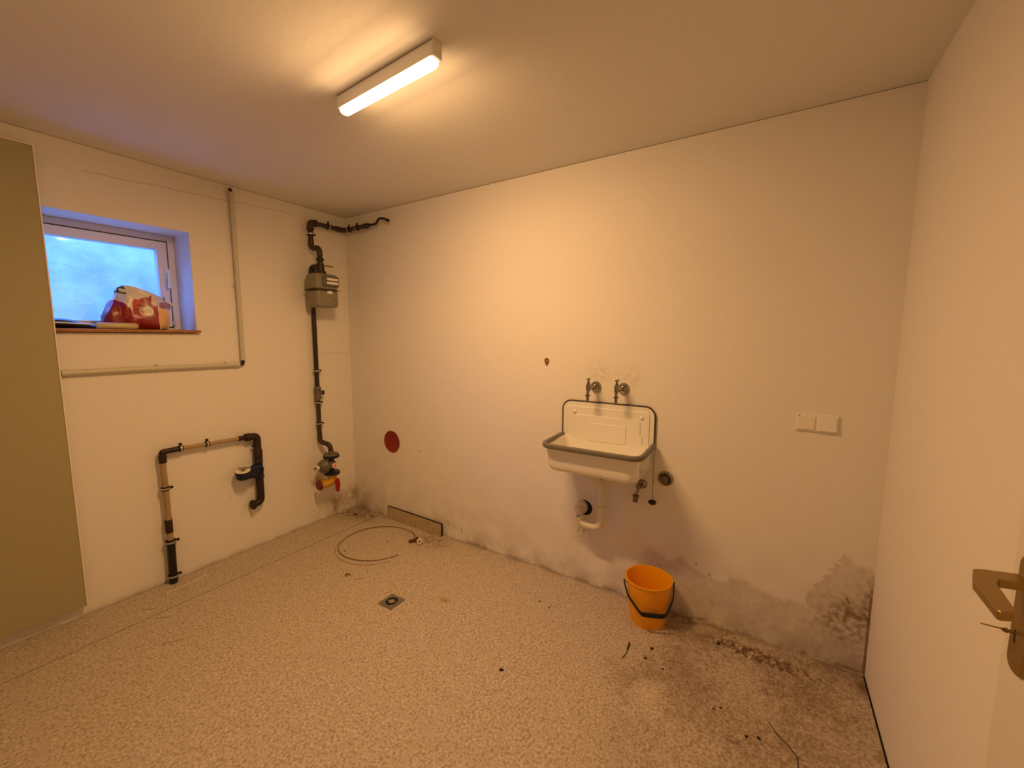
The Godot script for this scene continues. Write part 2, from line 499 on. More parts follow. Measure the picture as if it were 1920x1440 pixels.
func make_materials() -> void:
	var fine := noise_tex(0.03, 5, 5)
	var white := Color(0.925, 0.908, 0.885)
	M.wall = bumpy(mat(white, 0.92, 0.0, 0.25), fine, 0.045, 1.6)
	M.back = with_dirt(bumpy(mat(white, 0.92, 0.0, 0.25), fine, 0.045, 1.6), make_back_dirt_tones())
	M.left = with_dirt(bumpy(mat(white, 0.92, 0.0, 0.25), fine, 0.045, 1.6), make_left_dirt())
	M.ceiling = bumpy(mat(Color(0.90, 0.893, 0.88), 0.95, 0.0, 0.2), fine, 0.045, 1.3)
	M.plain_dark = mat(Color(0.10, 0.07, 0.05), 0.9)
	M.subfloor = mat(Color(0.045, 0.03, 0.022), 0.95)
	var fl := mat(Color.WHITE, 0.55, 0.0, 0.35)
	fl.albedo_texture = ImageTexture.create_from_image(make_floor_specks())
	fl.uv1_scale = Vector3(1.25, 1.25, 1)
	M.floor = with_dirt(fl, make_floor_dirt())
	M.concrete = bumpy(worn(mat(Color.WHITE, 0.95, 0.0, 0.2), Color(0.66, 0.68, 0.65), Color(0.84, 0.85, 0.82), 0.012, 51, 1.2), fine, 0.3, 1.2)
	M.window_white = mat(Color(0.90, 0.89, 0.88), 0.45)
	M.gasket = mat(Color(0.07, 0.06, 0.06), 0.7)
	M.sill_wood = worn(mat(Color.WHITE, 0.5), Color(0.55, 0.36, 0.18), Color(0.72, 0.50, 0.28), 0.02, 61, 3.0)
	var gl := mat(Color(0.92, 0.97, 1.0, 0.06), 0.03)
	gl.transparency = BaseMaterial3D.TRANSPARENCY_ALPHA
	M.glass = gl
	M.panel = mat(Color(0.665, 0.632, 0.496), 0.55, 0.0, 0.4)
	M.panel_edge = mat(Color(0.95, 0.93, 0.90), 0.4)
	M.conduit = mat(Color(0.80, 0.78, 0.71), 0.38)
	M.gas_brown = worn(mat(Color.WHITE, 0.5), Color(0.16, 0.105, 0.06), Color(0.33, 0.235, 0.13), 0.03, 71, 6.0)
	M.gas_dark = worn(mat(Color.WHITE, 0.5), Color(0.12, 0.08, 0.06), Color(0.22, 0.15, 0.10), 0.03, 72, 6.0)
	M.rubber = mat(Color(0.06, 0.055, 0.065), 0.6)
	M.zinc = mat(Color(0.78, 0.77, 0.75), 0.35, 0.7)
	M.meter_grey = worn(mat(Color.WHITE, 0.42), Color(0.49, 0.46, 0.39), Color(0.56, 0.53, 0.45), 0.02, 73, 5.0)
	M.meter_dark = mat(Color(0.20, 0.17, 0.14), 0.5)
	M.meter_mid = mat(Color(0.38, 0.36, 0.30), 0.45)
	M.label_white = mat(Color(0.93, 0.92, 0.88), 0.5)
	M.brass = mat(Color(0.62, 0.50, 0.27), 0.4, 0.6)
	M.cast_grey = worn(mat(Color.WHITE, 0.45, 0.25), Color(0.34, 0.32, 0.27), Color(0.50, 0.47, 0.40), 0.03, 74, 6.0)
	M.navy = mat(Color(0.06, 0.075, 0.16), 0.45)
	M.water_blue = mat(Color(0.02, 0.07, 0.20), 0.4)
	M.yellow = mat(Color(0.82, 0.63, 0.16), 0.4, 0.2)
	M.red_plastic = mat(Color(0.62, 0.03, 0.05), 0.35)
	M.dark_red = mat(Color(0.42, 0.05, 0.05), 0.5)
	M.orange = mat(Color(0.95, 0.42, 0.14), 0.45)
	M.pale_pipe = worn(mat(Color.WHITE, 0.42), Color(0.62, 0.52, 0.37), Color(0.70, 0.60, 0.46), 0.02, 75, 4.0)
	M.pipe_brown = worn(mat(Color.WHITE, 0.5), Color(0.11, 0.055, 0.045), Color(0.19, 0.10, 0.07), 0.03, 76, 6.0)
	M.black_pipe = worn(mat(Color.WHITE, 0.4), Color(0.045, 0.038, 0.038), Color(0.10, 0.08, 0.07), 0.05, 77, 5.0)
	M.enamel = mat(Color(0.94, 0.93, 0.89), 0.18, 0.0, 0.55)
	M.enamel.clearcoat_enabled = true
	M.enamel.clearcoat = 0.5
	M.enamel.clearcoat_roughness = 0.08
	M.enamel_edge = mat(Color(0.24, 0.21, 0.18), 0.4)
	M.guard = mat(Color(0.44, 0.42, 0.38), 0.55)
	M.chrome = mat(Color(0.60, 0.58, 0.54), 0.14, 1.0)
	M.dull_chrome = mat(Color(0.48, 0.45, 0.40), 0.34, 1.0)
	M.pvc = mat(Color(0.87, 0.84, 0.77), 0.35)
	M.black = mat(Color(0.03, 0.028, 0.032), 0.5)
	M.bucket = mat(Color(0.96, 0.665, 0.015), 0.38, 0.0, 0.5)
	M.bucket.subsurf_scatter_enabled = true
	M.bucket.subsurf_scatter_strength = 0.15
	M.switch = mat(Color(0.94, 0.93, 0.90), 0.3)
	M.switch_warm = mat(Color(0.94, 0.92, 0.85), 0.3)
	M.rust_red = worn(mat(Color.WHITE, 0.6), Color(0.50, 0.125, 0.04), Color(0.57, 0.16, 0.06), 0.02, 78, 4.0)
	M.brown_plug = mat(Color(0.50, 0.30, 0.16), 0.6)
	M.drain_steel = mat(Color(0.50, 0.48, 0.44), 0.45, 0.5)
	M.drain_hole = mat(Color(0.05, 0.035, 0.03), 0.8)
	M.wire = mat(Color(0.47, 0.35, 0.20), 0.5)
	M.skirt = worn(mat(Color.WHITE, 0.6), Color(0.66, 0.58, 0.47), Color(0.76, 0.69, 0.58), 0.02, 79, 5.0)
	M.skirt_edge = mat(Color(0.22, 0.11, 0.07), 0.8)
	M.door = mat(Color(0.90, 0.885, 0.85), 0.5, 0.0, 0.4)
	M.gilt = mat(Color(0.60, 0.49, 0.27), 0.38, 0.7)
	M.lamp_body = mat(Color(0.96, 0.95, 0.93), 0.4)
	M.twig = mat(Color(0.12, 0.08, 0.05), 0.85)
	M.chip = mat(Color(0.85, 0.78, 0.68), 0.8)
	M.umbrella = mat(Color(0.025, 0.03, 0.07), 0.4)
	var cl := mat(Color(0.92, 0.86, 0.62, 0.62), 0.2)
	cl.roughness = 0.3
	cl.transparency = BaseMaterial3D.TRANSPARENCY_ALPHA
	M.film = cl
	var bag := mat(Color.WHITE, 0.32)
	bag.albedo_texture = ImageTexture.create_from_image(make_bag_print_sheen())
	bag.texture_repeat = false
	bag.clearcoat_enabled = true
	bag.clearcoat = 0.4
	M.bag = bag

func make_bag_print_sheen() -> Image:
	# laid out on a 1500 x 940 sheet, painted at a sixth of that
	var w := 375
	var h := 235
	var im := Image.create(w, h, false, Image.FORMAT_RGB8)
	var n := noise(0.012, 91, 3)
	var shoulder := PackedVector2Array([Vector2(-40, 980), Vector2(-40, 440), Vector2(70, 352), Vector2(240, 335), Vector2(370, 395), Vector2(490, 530), Vector2(535, 660), Vector2(535, 980)])
	for j in h:
		for i in w:
			var x := i * 4.0
			var y := j * 4.0
			var q := Vector2(x, y)
			var k := n.get_noise_2d(x, y)
			var c := Color(0.88, 0.86, 0.82)
			if Geometry2D.is_point_in_polygon(q, shoulder):
				c = Color(0.54, 0.015, 0.08) if y > 470 + 30 * k else Color(0.55, 0.05, 0.30)  # upper purple is a highlight on the red, painted into the print
			elif x > 535 and x < 1060 and y > 330 - 0.25 * (x - 535) + 40 * k:
				c = Color(0.76, 0.26, 0.26).lerp(Color(0.52, 0.02, 0.05), clampf((y - 400) / 450.0 + 0.6 * k, 0.0, 1.0))
				if x > 720 and x < 960 and y < 500: c = Color(0.62, 0.06, 0.08)
			if q.distance_to(Vector2(850, 545)) < 105: c = Color(0.80, 0.76, 0.64)
			elif q.distance_to(Vector2(845, 555)) < 140 and x > 830: c = Color(0.48, 0.05, 0.06)
			if x > 930 and x < 1310 and y > 160 and y < 440 and q.distance_to(Vector2(1130, 330)) < 190: c = Color(0.84, 0.80, 0.82)
			if Vector2((x - 1190) / 150.0, (y - 730) / 250.0).length() < 1.0: c = Color(0.92, 0.74, 0.48)
			if x > 1110 and y > 330 and y < 480 and Vector2((x - 1260) / 180.0, (y - 410) / 80.0).length() < 1.0:
				c = Color(0.42, 0.05, 0.14) if n.get_noise_2d(x * 3.0, y * 5.0) < 0.08 else Color(0.85, 0.78, 0.80)
			im.set_pixel(i, j, c)
	# the black letters, printed sideways, and the small pale lines on the red
	var ink := Color(0.03, 0.03, 0.05)
	for s in [[235, 150, 430, 192, 15], [310, 165, 308, 110, 14], [308, 110, 330, 75, 14], [330, 75, 370, 70, 14], [370, 70, 435, 82, 15], [385, 32, 440, 12, 16], [385, 32, 430, 44, 12]]:
		line(im, s, ink)
	for s in [[660, 420, 740, 470, 14], [640, 500, 720, 520, 14], [660, 545, 720, 500, 12]]:
		line(im, s, Color(0.25, 0.05, 0.06))
	for s in [[400, 545, 425, 545, 5], [370, 580, 375, 600, 5], [400, 590, 420, 600, 5], [395, 625, 425, 632, 5], [400, 660, 425, 660, 5], [372, 690, 420, 700, 5], [290, 450, 295, 640, 7], [275, 560, 280, 640, 4]]:
		line(im, s, Color(0.85, 0.45, 0.50))
	return im

func line(im: Image, s: Array, c: Color) -> void:
	var a := Vector2(s[0], s[1]) / 4.0
	var b := Vector2(s[2], s[3]) / 4.0
	var w: float = s[4] / 4.0
	for j in range(maxi(0, int(minf(a.y, b.y) - w - 1)), mini(im.get_height(), int(maxf(a.y, b.y) + w + 2))):
		for i in range(maxi(0, int(minf(a.x, b.x) - w - 1)), mini(im.get_width(), int(maxf(a.x, b.x) + w + 2))):
			var d := Geometry2D.get_closest_point_to_segment(Vector2(i, j), a, b).distance_to(Vector2(i, j))
			var k := clampf(w - d + 0.5, 0.0, 1.0)
			if k > 0: im.set_pixel(i, j, im.get_pixel(i, j).lerp(c, k))

# ---------------------------------------------------------------- the scene
func _ready() -> void:
	rng.seed = 7
	var cam := Camera3D.new()
	cam.name = "camera"
	cam.fov = 85.7153
	cam.near = 0.05
	cam.far = 60.0
	cam.transform = Transform3D(Basis(Vector3(0.847624, 0.002505, -0.530592), Vector3(-0.061279, 0.99376, -0.093201), Vector3(0.527048, 0.111514, 0.842488)), Vector3(3.06667, 1.5, 2.28130))
	cam.current = true
	add_child(cam)
	var we := WorldEnvironment.new()
	we.name = "environment"
	var env := Environment.new()
	env.background_mode = Environment.BG_COLOR
	env.background_color = Color(0.085, 0.265, 1.0).linear_to_srgb()
	env.background_energy_multiplier = 14.8
	env.ambient_light_source = Environment.AMBIENT_SOURCE_DISABLED
	env.tonemap_mode = Environment.TONE_MAPPER_LINEAR
	env.tonemap_exposure = 1.0
	env.sdfgi_enabled = true
	env.ssao_enabled = true
	env.ssil_enabled = true
	we.environment = env
	add_child(we)
	make_materials()
	build_lamp()
	build_room()
	build_window()
	build_panel()
	build_conduit()
	build_gas()
	build_water()
	build_sink()
	build_small()
	build_bucket()
	build_door()
	build_floor_things()

const LAMP_COLOR := Color(1.0, 0.56, 0.225)   # linear
const LAMP_L := 217.0

func build_lamp() -> void:
	var t := thing("ceiling_light", "slim white batten lamp with glowing diffuser screwed to the ceiling", "lamp", Vector3(1.778, H, 1.148))
	# the fitting runs nearly along x, turned a few degrees
	var ang := atan2(1.167 - 1.129, 2.051 - 1.504)
	var dirx := Vector3(cos(ang), 0, sin(ang))
	var dirz := Vector3(-sin(ang), 0, cos(ang))
	var c := Vector3(1.778, 0, 1.148) - dirz * 0.021
	var xf := Transform3D(Basis(dirx, Vector3.UP, dirz), c)
	var st := S()
	rbox(st, Vector3(0, H - 0.0265, 0), Vector3(0.552, 0.047, 0.042), 0.003, xf)
	put("housing", st, M.lamp_body, t)
	st = S()
	for e in [0.278, -0.278]:
		st = S()
		rbox(st, Vector3(e, H - 0.0255, 0), Vector3(0.006, 0.05, 0.044), 0.002, xf)
		put("end_cap", st, M.lamp_body, t)
	# diffuser: a trough of U section with rounded ends
	var m := mat(Color(0.95, 0.93, 0.9), 0.4)
	m.emission_enabled = true
	m.emission = Color(1.0, 0.80, 0.52).linear_to_srgb()
	m.emission_energy_multiplier = 2.4
	var prof := []
	var yb := H - 0.0505
	for k in 13:
		var a := PI * k / 12.0
		prof.append(Vector2(0.0195 * signf(cos(a)) * pow(absf(cos(a)), 0.6), -0.026 * pow(sin(a), 0.6)))
	var P := []
	for i in 15:
		var u := [0.0, 0.25, 0.5, 0.75, 0.93, 1.0, 1.0, 1.0, 1.0, 1.0, 0.93, 0.75, 0.5, 0.25, 0.0]
		var xs := [-0.270, -0.2695, -0.268, -0.264, -0.258, -0.250, -0.1, 0.0, 0.1, 0.250, 0.258, 0.264, 0.268, 0.2695, 0.270]
		var s: float = pow(u[i], 0.5)
		var row := []
		for k in 13:
			row.append(xf * Vector3(xs[i], yb + prof[k].y * s, prof[k].x * (0.85 + 0.15 * s)))
		P.append(row)
	st = S()
	grid(st, P, false, true)
	put("diffuser", st, m, t)
	# the light it gives: downwards and to both sides, from just in front of the diffuser's faces
	var faces := [[Vector3(0, yb - 0.0285, 0), Vector3(0, -1, 0), 0.030, 1.0]]
	for e in [[0.0, 0.008, 0.012, 0.06], [20.0, 0.012, 0.012, 0.085], [42.0, 0.017, 0.014, 0.33], [66.0, 0.021, 0.022, 1.05]]:
		for sd in [1.0, -1.0]:
			var tilt := deg_to_rad(e[0])
			faces.append([Vector3(0, yb - e[1], sd * (0.0235 - 0.004 * sin(tilt))), Vector3(0, -sin(tilt), sd * cos(tilt)), e[2], e[3]])
	for f in faces:
		var l := AreaLight3D.new()
		l.name = numbered(t, "glow")
		l.light_color = LAMP_COLOR.linear_to_srgb()
		l.area_size = Vector2(0.53, f[2])
		l.light_energy = LAMP_L * 0.53 * f[2] * f[3] / PI
		l.area_range = 12.0
		l.area_attenuation = 2.0
		l.shadow_enabled = true
		var zz: Vector3 = -(xf.basis * f[1])
		var xx := dirx
		l.transform = Transform3D(Basis(xx, zz.cross(xx).normalized(), zz), xf * f[0] - t.position)
		t.add_child(l, true)

func build_room() -> void:
	# floor: screed slab with two vinyl sheets that stop just short of the walls and of each other
	var st := S()
	box(st, Vector3(-0.36, -0.25, -0.3), Vector3(W + 0.3, -0.004, D + 0.3))
	var fl := struct("floor", st, M.subfloor, "beige speckled vinyl floor with a dark dirty seam by the window wall", "floor")
	st = S()
	mbox(st, Vector3(0.3255, -0.0035, 0.007), Vector3(W - 0.008, 0.0, D), 0, 2, Vector2(W, D))
	put("vinyl_sheet", st, M.floor, fl)
	st = S()
	mbox(st, Vector3(0.011, -0.0035, 0.007), Vector3(0.3185, 0.0, D), 0, 2, Vector2(W, D))
	put("vinyl_sheet", st, M.floor, fl)
	st = S()
	box(st, Vector3(-0.36, H, -0.3), Vector3(W + 0.3, H + 0.25, D + 0.3))
	struct("ceiling", st, M.ceiling, "plain white plastered ceiling above the room", "ceiling")
	# back wall: masonry with a coat of plaster that leaves a hairline joint under the ceiling
	st = S()
	var sz := Vector2(W, H)
	mbox(st, Vector3(-0.36, -0.01, -0.3), Vector3(W + 0.3, H, -0.012), 0, 1, sz)
	mbox(st, Vector3(-0.02, -0.01, -0.0121), Vector3(W + 0.02, H - 0.0025, 0), 0, 1, sz)
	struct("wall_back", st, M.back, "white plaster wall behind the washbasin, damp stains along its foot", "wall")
	# left wall with the window opening
	st = S()
	sz = Vector2(D, H)
	var zo := [1.112, 2.05]
	var yo := [1.52, 2.134]
	mbox(st, Vector3(-0.36, -0.01, -0.012), Vector3(0, H - 0.002, zo[0]), 2, 1, sz)
	mbox(st, Vector3(-0.36, -0.01, zo[1]), Vector3(0, H - 0.002, D + 0.1), 2, 1, sz)
	mbox(st, Vector3(-0.36, -0.01, zo[0]), Vector3(0, yo[0], zo[1]), 2, 1, sz)
	mbox(st, Vector3(-0.36, yo[1], zo[0]), Vector3(0, H - 0.002, zo[1]), 2, 1, sz)
	mbox(st, Vector3(-0.36, H - 0.01, -0.3), Vector3(-0.05, H + 0.01, D + 0.3), 2, 1, sz)
	struct("wall_left", st, M.left, "white plaster wall with the small window and all the pipes", "wall")
	# right wall with the door opening
	st = S()
	box(st, Vector3(W, -0.01, -0.02), Vector3(W + 0.2, H, 1.075))
	box(st, Vector3(W, -0.01, 1.985), Vector3(W + 0.2, H, D + 0.1))
	box(st, Vector3(W, 2.03, 1.075), Vector3(W + 0.2, H, 1.985))
	struct("wall_right", st, M.wall, "plain white wall at the right that holds the door", "wall")
	st = S()
	box(st, Vector3(-0.36, -0.01, D), Vector3(W + 0.3, H, D + 0.2))
	struct("wall_front", st, M.wall, "plain white wall closing the room behind the viewer", "wall")

func build_window() -> void:
	var x1 := -0.225
	var x0 := -0.295
	var z0 := 1.112
	var z1 := 2.05
	var y0 := 1.52
	var y1 := 2.134
	var st := S()
	var w := Node3D.new()
	w.name = "window_1"
	w.position = Vector3(-0.26, y0, (z0 + z1) / 2)
	add_child(w)
	tag(w, "small white basement window deep in the left wall, blue daylight behind it", "window", "", "structure")
	# fixed frame
	var f := 0.036
	for b in [[Vector3(x0, y0, z0), Vector3(x1, y1, z0 + f)], [Vector3(x0, y0, z1 - f), Vector3(x1, y1, z1)], [Vector3(x0, y1 - f, z0 + f), Vector3(x1, y1, z1 - f)], [Vector3(x0, y0, z0 + f), Vector3(x1, y0 + f, z1 - f)]]:
		rbox(st, (b[0] + b[1]) / 2, b[1] - b[0], 0.004)
	put("window_frame", st, M.window_white, w)
	# dark gap round the sash
	st = S()
	var g := f - 0.001
	for b in [[Vector3(x0 + 0.01, y0 + g, z0 + g), Vector3(x1 - 0.012, y1 - g, z0 + f + 0.009)], [Vector3(x0 + 0.01, y0 + g, z1 - f - 0.009), Vector3(x1 - 0.012, y1 - g, z1 - g)], [Vector3(x0 + 0.01, y1 - f - 0.009, z0 + g), Vector3(x1 - 0.012, y1 - g, z1 - g)], [Vector3(x0 + 0.01, y0 + g, z0 + g), Vector3(x1 - 0.012, y0 + f + 0.009, z1 - g)]]:
		box(st, b[0], b[1])
	put("gasket", st, M.gasket, w, "dark gap around the sash")
	# sash
	st = S()
	var a := f + 0.006
	var s := 0.052
	var xs0 := x0 + 0.012
	var xs1 := x1 + 0.004
	for b in [[Vector3(xs0, y0 + a, z0 + a), Vector3(xs1, y1 - a, z0 + a + s)], [Vector3(xs0, y0 + a, z1 - a - s), Vector3(xs1, y1 - a, z1 - a)], [Vector3(xs0, y1 - a - s, z0 + a + s * 0.9), Vector3(xs1, y1 - a, z1 - a - s * 0.9)], [Vector3(xs0, y0 + a, z0 + a + s * 0.9), Vector3(xs1, y0 + a + 0.03, z1 - a - s * 0.9)]]:
		rbox(st, (b[0] + b[1]) / 2, b[1] - b[0], 0.005)
	put("sash", st, M.window_white, w)
	st = S()
	box(st, Vector3(x0 + 0.03, y0 + a + 0.02, z0 + a + s - 0.01), Vector3(x0 + 0.034, y1 - a - s + 0.01, z1 - a - s + 0.01))
	put("pane", st, M.glass, w)
	# handle on the right stile of the sash
	st = S()
	var hp := Vector3(xs1, 1.905, z0 + 0.052)
	rbox(st, hp + Vector3(0.006, -0.01, 0), Vector3(0.012, 0.07, 0.026), 0.004)
	tube(st, [hp + Vector3(0.005, 0, 0), hp + Vector3(0.035, 0, 0)], 0.009)
	tube(st, fillet([hp + Vector3(0.034, 0.008, 0), hp + Vector3(0.038, -0.05, 0.002), hp + Vector3(0.036, -0.10, 0.004)], 0.02), 0.008, 10)
	put("window_handle", st, M.label_white, w, "white lever handle")
	st = S()
	rbox(st, Vector3(x1 + 0.006, 1.585, z0 + 0.038), Vector3(0.014, 0.026, 0.016), 0.003)
	put("hinge", st, M.zinc, w)
	# sill board
	st = S()
	rbox(st, Vector3(-0.1025, 1.5325, (1.098 + 2.06) / 2), Vector3(0.265, 0.0165, 2.06 - 1.098), 0.003)
	var sill := struct("trim_1", st, M.sill_wood, "narrow brown wooden window sill board under the basement window", "window sill")
	# the light shaft outside
	st = S()
	box(st, Vector3(-1.35, 1.0, 0.25), Vector3(-1.15, 2.32, 2.95))
	box(st, Vector3(-1.15, 1.0, 0.25), Vector3(-0.36, 2.62, 0.45))
	box(st, Vector3(-1.15, 1.0, 2.75), Vector3(-0.36, 2.62, 2.95))
	box(st, Vector3(-1.15, 1.0, 0.45), Vector3(-0.36, 1.3, 2.75))
	struct("trim_2", st, M.concrete, "whitewashed stained wall of the light shaft outside the window pane", "light shaft")
	# things on the sill
	var t := thing("plastic_bag", "crumpled red and white printed plastic bag standing on the window sill", "bag", Vector3(-0.10, 1.541, 1.35))
	var n := noise(9.0, 99, 3)
	# levels: height, near end z, far end z, half depth
	var lv := [[1.5415, 1.495, 1.235, 0.040], [1.548, 1.512, 1.222, 0.058], [1.575, 1.517, 1.212, 0.066], [1.61, 1.513, 1.205, 0.068], [1.645, 1.502, 1.205, 0.066], [1.68, 1.488, 1.212, 0.062], [1.71, 1.476, 1.226, 0.056], [1.735, 1.466, 1.246, 0.050], [1.755, 1.456, 1.276, 0.043], [1.772, 1.447, 1.318, 0.035], [1.786, 1.432, 1.352, 0.026], [1.792, 1.418, 1.372, 0.014], [1.794, 1.40, 1.385, 0.004]]
	var P := []
	for L in lv:
		var row := []
		var zc: float = (L[1] + L[2]) / 2
		var hw: float = (L[1] - L[2]) / 2
		for k in 40:
			var q := TAU * k / 40
			var dx := cos(q)
			var dz := sin(q)
			var ex: float = L[3] * signf(dx) * pow(absf(dx), 0.75)
			var ez := hw * signf(dz) * pow(absf(dz), 0.75)
			var p := Vector3(-0.10 + ex, L[0], zc + ez)
			var wr := n.get_noise_3d(p.x * 1.6, p.y * 1.1, p.z * 1.6)
			var w2 := absf(n.get_noise_3d(p.x * 4.0 + 3.0, p.y * 3.0, p.z * 4.0))
			p += Vector3(dx, 0.35 * dz, dz) * (wr * 0.026 + (w2 - 0.2) * 0.012) * (1.0 - smoothstep(1.76, 1.794, p.y))
			row.append(p)
		P.append(row)
	st = S()
	grid(st, P, true, true, func(p: Vector3) -> Vector2: return Vector2(clampf((1.515 - p.z) / 0.325, 0.002, 0.998), clampf(1.0 - (p.y - 1.545) / 0.25, 0.002, 0.998)))
	var bag := put("body", st, M.bag, t)
	if bag.mesh.get_surface_count() == 0: push_error("bag")
	# the pinched corner that sticks out at the right
	st = S()
	P = []
	for i in 7:
		var u := i / 6.0
		var row := []
		for k in 14:
			var q := TAU * k / 14
			var r := lerpf(0.036, 0.003, pow(u, 0.8))
			row.append(Vector3(-0.09 + cos(q) * r * 0.5 + 0.004 * sin(q * 5.0) * (1 - u), 1.712 - 0.022 * u + sin(q) * r * (0.9 - 0.3 * u), 1.235 - 0.055 * u))
		P.append(row)
	grid(st, P, true, true, func(p: Vector3) -> Vector2: return Vector2(clampf((1.515 - p.z) / 0.325, 0.002, 0.998), clampf(1.0 - (p.y - 1.545) / 0.25, 0.002, 0.998)))
	put("pinched_corner", st, M.bag, t)
	# folded umbrella
	t = thing("folded_umbrella", "folded black umbrella lying flat at the left end of the window sill", "umbrella", Vector3(-0.06, 1.541, 1.80))
	st = S()
	P = []
	for i in 24:
		var u := i / 23.0
		var z := lerpf(1.955, 1.515, u)
		var ry := 0.020 * pow(sin(PI * clampf(u * 0.92 + 0.07, 0, 1)), 0.4) * (0.8 + 0.45 * gauss(u, 0, 0.62, 0, 0.16, 1.0)) * (1.0 - 0.55 * smoothstep(0.75, 1.0, u))
		var rx := 0.042 * (1.0 - 0.55 * smoothstep(0.6, 1.0, u))
		var row := []
		for k in 24:
			var q := TAU * k / 24
			var fold := 1.0 + 0.12 * sin(q * 7.0 + u * 5.0)
			row.append(Vector3(-0.055 + cos(q) * rx * fold, 1.5425 + ry + sin(q) * ry * (1.0 if sin(q) < 0 else fold), z))
		P.append(row)
	grid(st, P, true)
	put("canopy", st, M.umbrella, t)
	st = S()
	tube(st, [Vector3(-0.035, 1.568, 1.93), Vector3(-0.012, 1.572, 1.75), Vector3(-0.012, 1.566, 1.62), Vector3(-0.025, 1.56, 1.53)], [0.003, 0.004, 0.004, 0.003], 8)
	put("shaft", st, M.zinc, t, "bright metal shaft")
	# clear plastic tube
	t = thing("plastic_tube", "short yellowish see-through plastic tube on the sill before the bag", "tube", Vector3(-0.01, 1.541, 1.47))
	st = S()
	lathe(st, [Vector2(0.0, 0.0), Vector2(0.014, 0.0), Vector2(0.0175, 0.006), Vector2(0.0175, 0.155), Vector2(0.014, 0.17), Vector2(0.006, 0.175), Vector2(0.0, 0.175)], along(Vector3(-0.012, 1.5588, 1.565), Vector3(0.02, 0, -1)), 22)
	put("sleeve", st, M.film, t)
	st = S()
	lathe(st, [Vector2(0.0, 0.0), Vector2(0.0125, 0.0), Vector2(0.0125, 0.10), Vector2(0.0, 0.10)], along(Vector3(-0.012, 1.5588, 1.552), Vector3(0.02, 0, -1)), 16)
	put("paper_roll", st, mat(Color(0.85, 0.78, 0.55), 0.7), t)

func build_panel() -> void:
	var t := thing("wall_panel", "tall flat cream panel with pale edges covering the window's left side", "panel", Vector3(0.038, 0.066, 2.25))
	var st := S()
	rbox(st, Vector3(0.038, (0.070 + 2.397) / 2, (1.733 + 2.80) / 2), Vector3(0.016, 2.397 - 0.070, 2.80 - 1.733), 0.002)
	put("board", st, M.panel, t)
	st = S()
	rbox(st, Vector3(0.039, (0.070 + 2.397) / 2, 1.7305), Vector3(0.022, 2.397 - 0.070, 0.006), 0.0025)
	put("edge_strip", st, M.panel_edge, t)  # pale strip along the edge of the board
	st = S()
	rbox(st, Vector3(0.039, 2.399, (1.7275 + 2.80) / 2), Vector3(0.022, 0.006, 2.80 - 1.7275), 0.0025)
	put("edge_strip", st, M.panel_edge, t)
	for y in [0.4, 2.25]:
		for z in [1.85, 2.65]:
			st = S()
			box(st, Vector3(0.0, y - 0.02, z - 0.02), Vector3(0.0305, y + 0.02, z + 0.02))
			put("spacer", st, M.panel, t)

func build_conduit() -> void:
	var t := thing("electrical_conduit", "pale grey plastic cable conduit in an L from ceiling to panel", "conduit", Vector3(0.017, 1.30, 0.865))
	var r := 0.0145
	var x := 0.0185
	var st := S()
	tube(st, [Vector3(x, 2.42, 0.866), Vector3(x, 1.345, 0.863)], r, 18)
	put("upright_tube", st, M.conduit, t)
	st = S()
	tube(st, [Vector3(x, 1.3145, 0.892), Vector3(x, 1.3165, 1.40), Vector3(x, 1.314, 1.72)], r, 18)
	put("level_tube", st, M.conduit, t)
	# collars and open ends
	for e in [[Vector3(x, 2.405, 0.866), Vector3(0, 1, 0)], [Vector3(x, 1.372, 0.863), Vector3(0, -1, 0)], [Vector3(x, 1.3145, 0.918), Vector3(0, 0, -1)]]:
		st = S()
		lathe(st, [Vector2(0.0144, 0.0), Vector2(0.0165, 0.0), Vector2(0.0165, 0.03), Vector2(0.0125, 0.03), Vector2(0.0125, 0.012), Vector2(0, 0.012)], along(e[0], e[1]), 20)
		put("collar", st, M.conduit, t)
	st = S()
	tube(st, fillet([Vector3(x, 2.43, 0.866), Vector3(x, 2.450, 0.867), Vector3(0.010, 2.456, 0.868)], 0.02), 0.009, 12)
	put("cable", st, M.black, t, "black cable end at the top")
	st = S()
	tube(st, fillet([Vector3(x, 1.345, 0.863), Vector3(x, 1.3145, 0.863), Vector3(x, 1.3145, 0.89)], 0.022), 0.0095, 12)
	put("cable", st, M.black, t, "dark cable in the open corner")
	for p in [[Vector3(x, 1.84, 0.865), Vector3.UP], [Vector3(x, 1.316, 1.33), Vector3.BACK], [Vector3(x, 1.315, 0.97), Vector3.BACK]]:
		st = S()
		lathe(st, [Vector2(r, -0.006), Vector2(r + 0.0016, -0.006), Vector2(r + 0.0016, 0.006), Vector2(r, 0.006)], along(p[0], p[1]), 18)
		var side := Vector3(0, 1, 0) if p[1] == Vector3.BACK else Vector3(0, 0, 1)
		rbox(st, p[0] + side * (r + 0.004) - Vector3(0.006, 0, 0), Vector3(0.012, 0.012, 0.012), 0.003)
		put("clip", st, M.conduit, t)

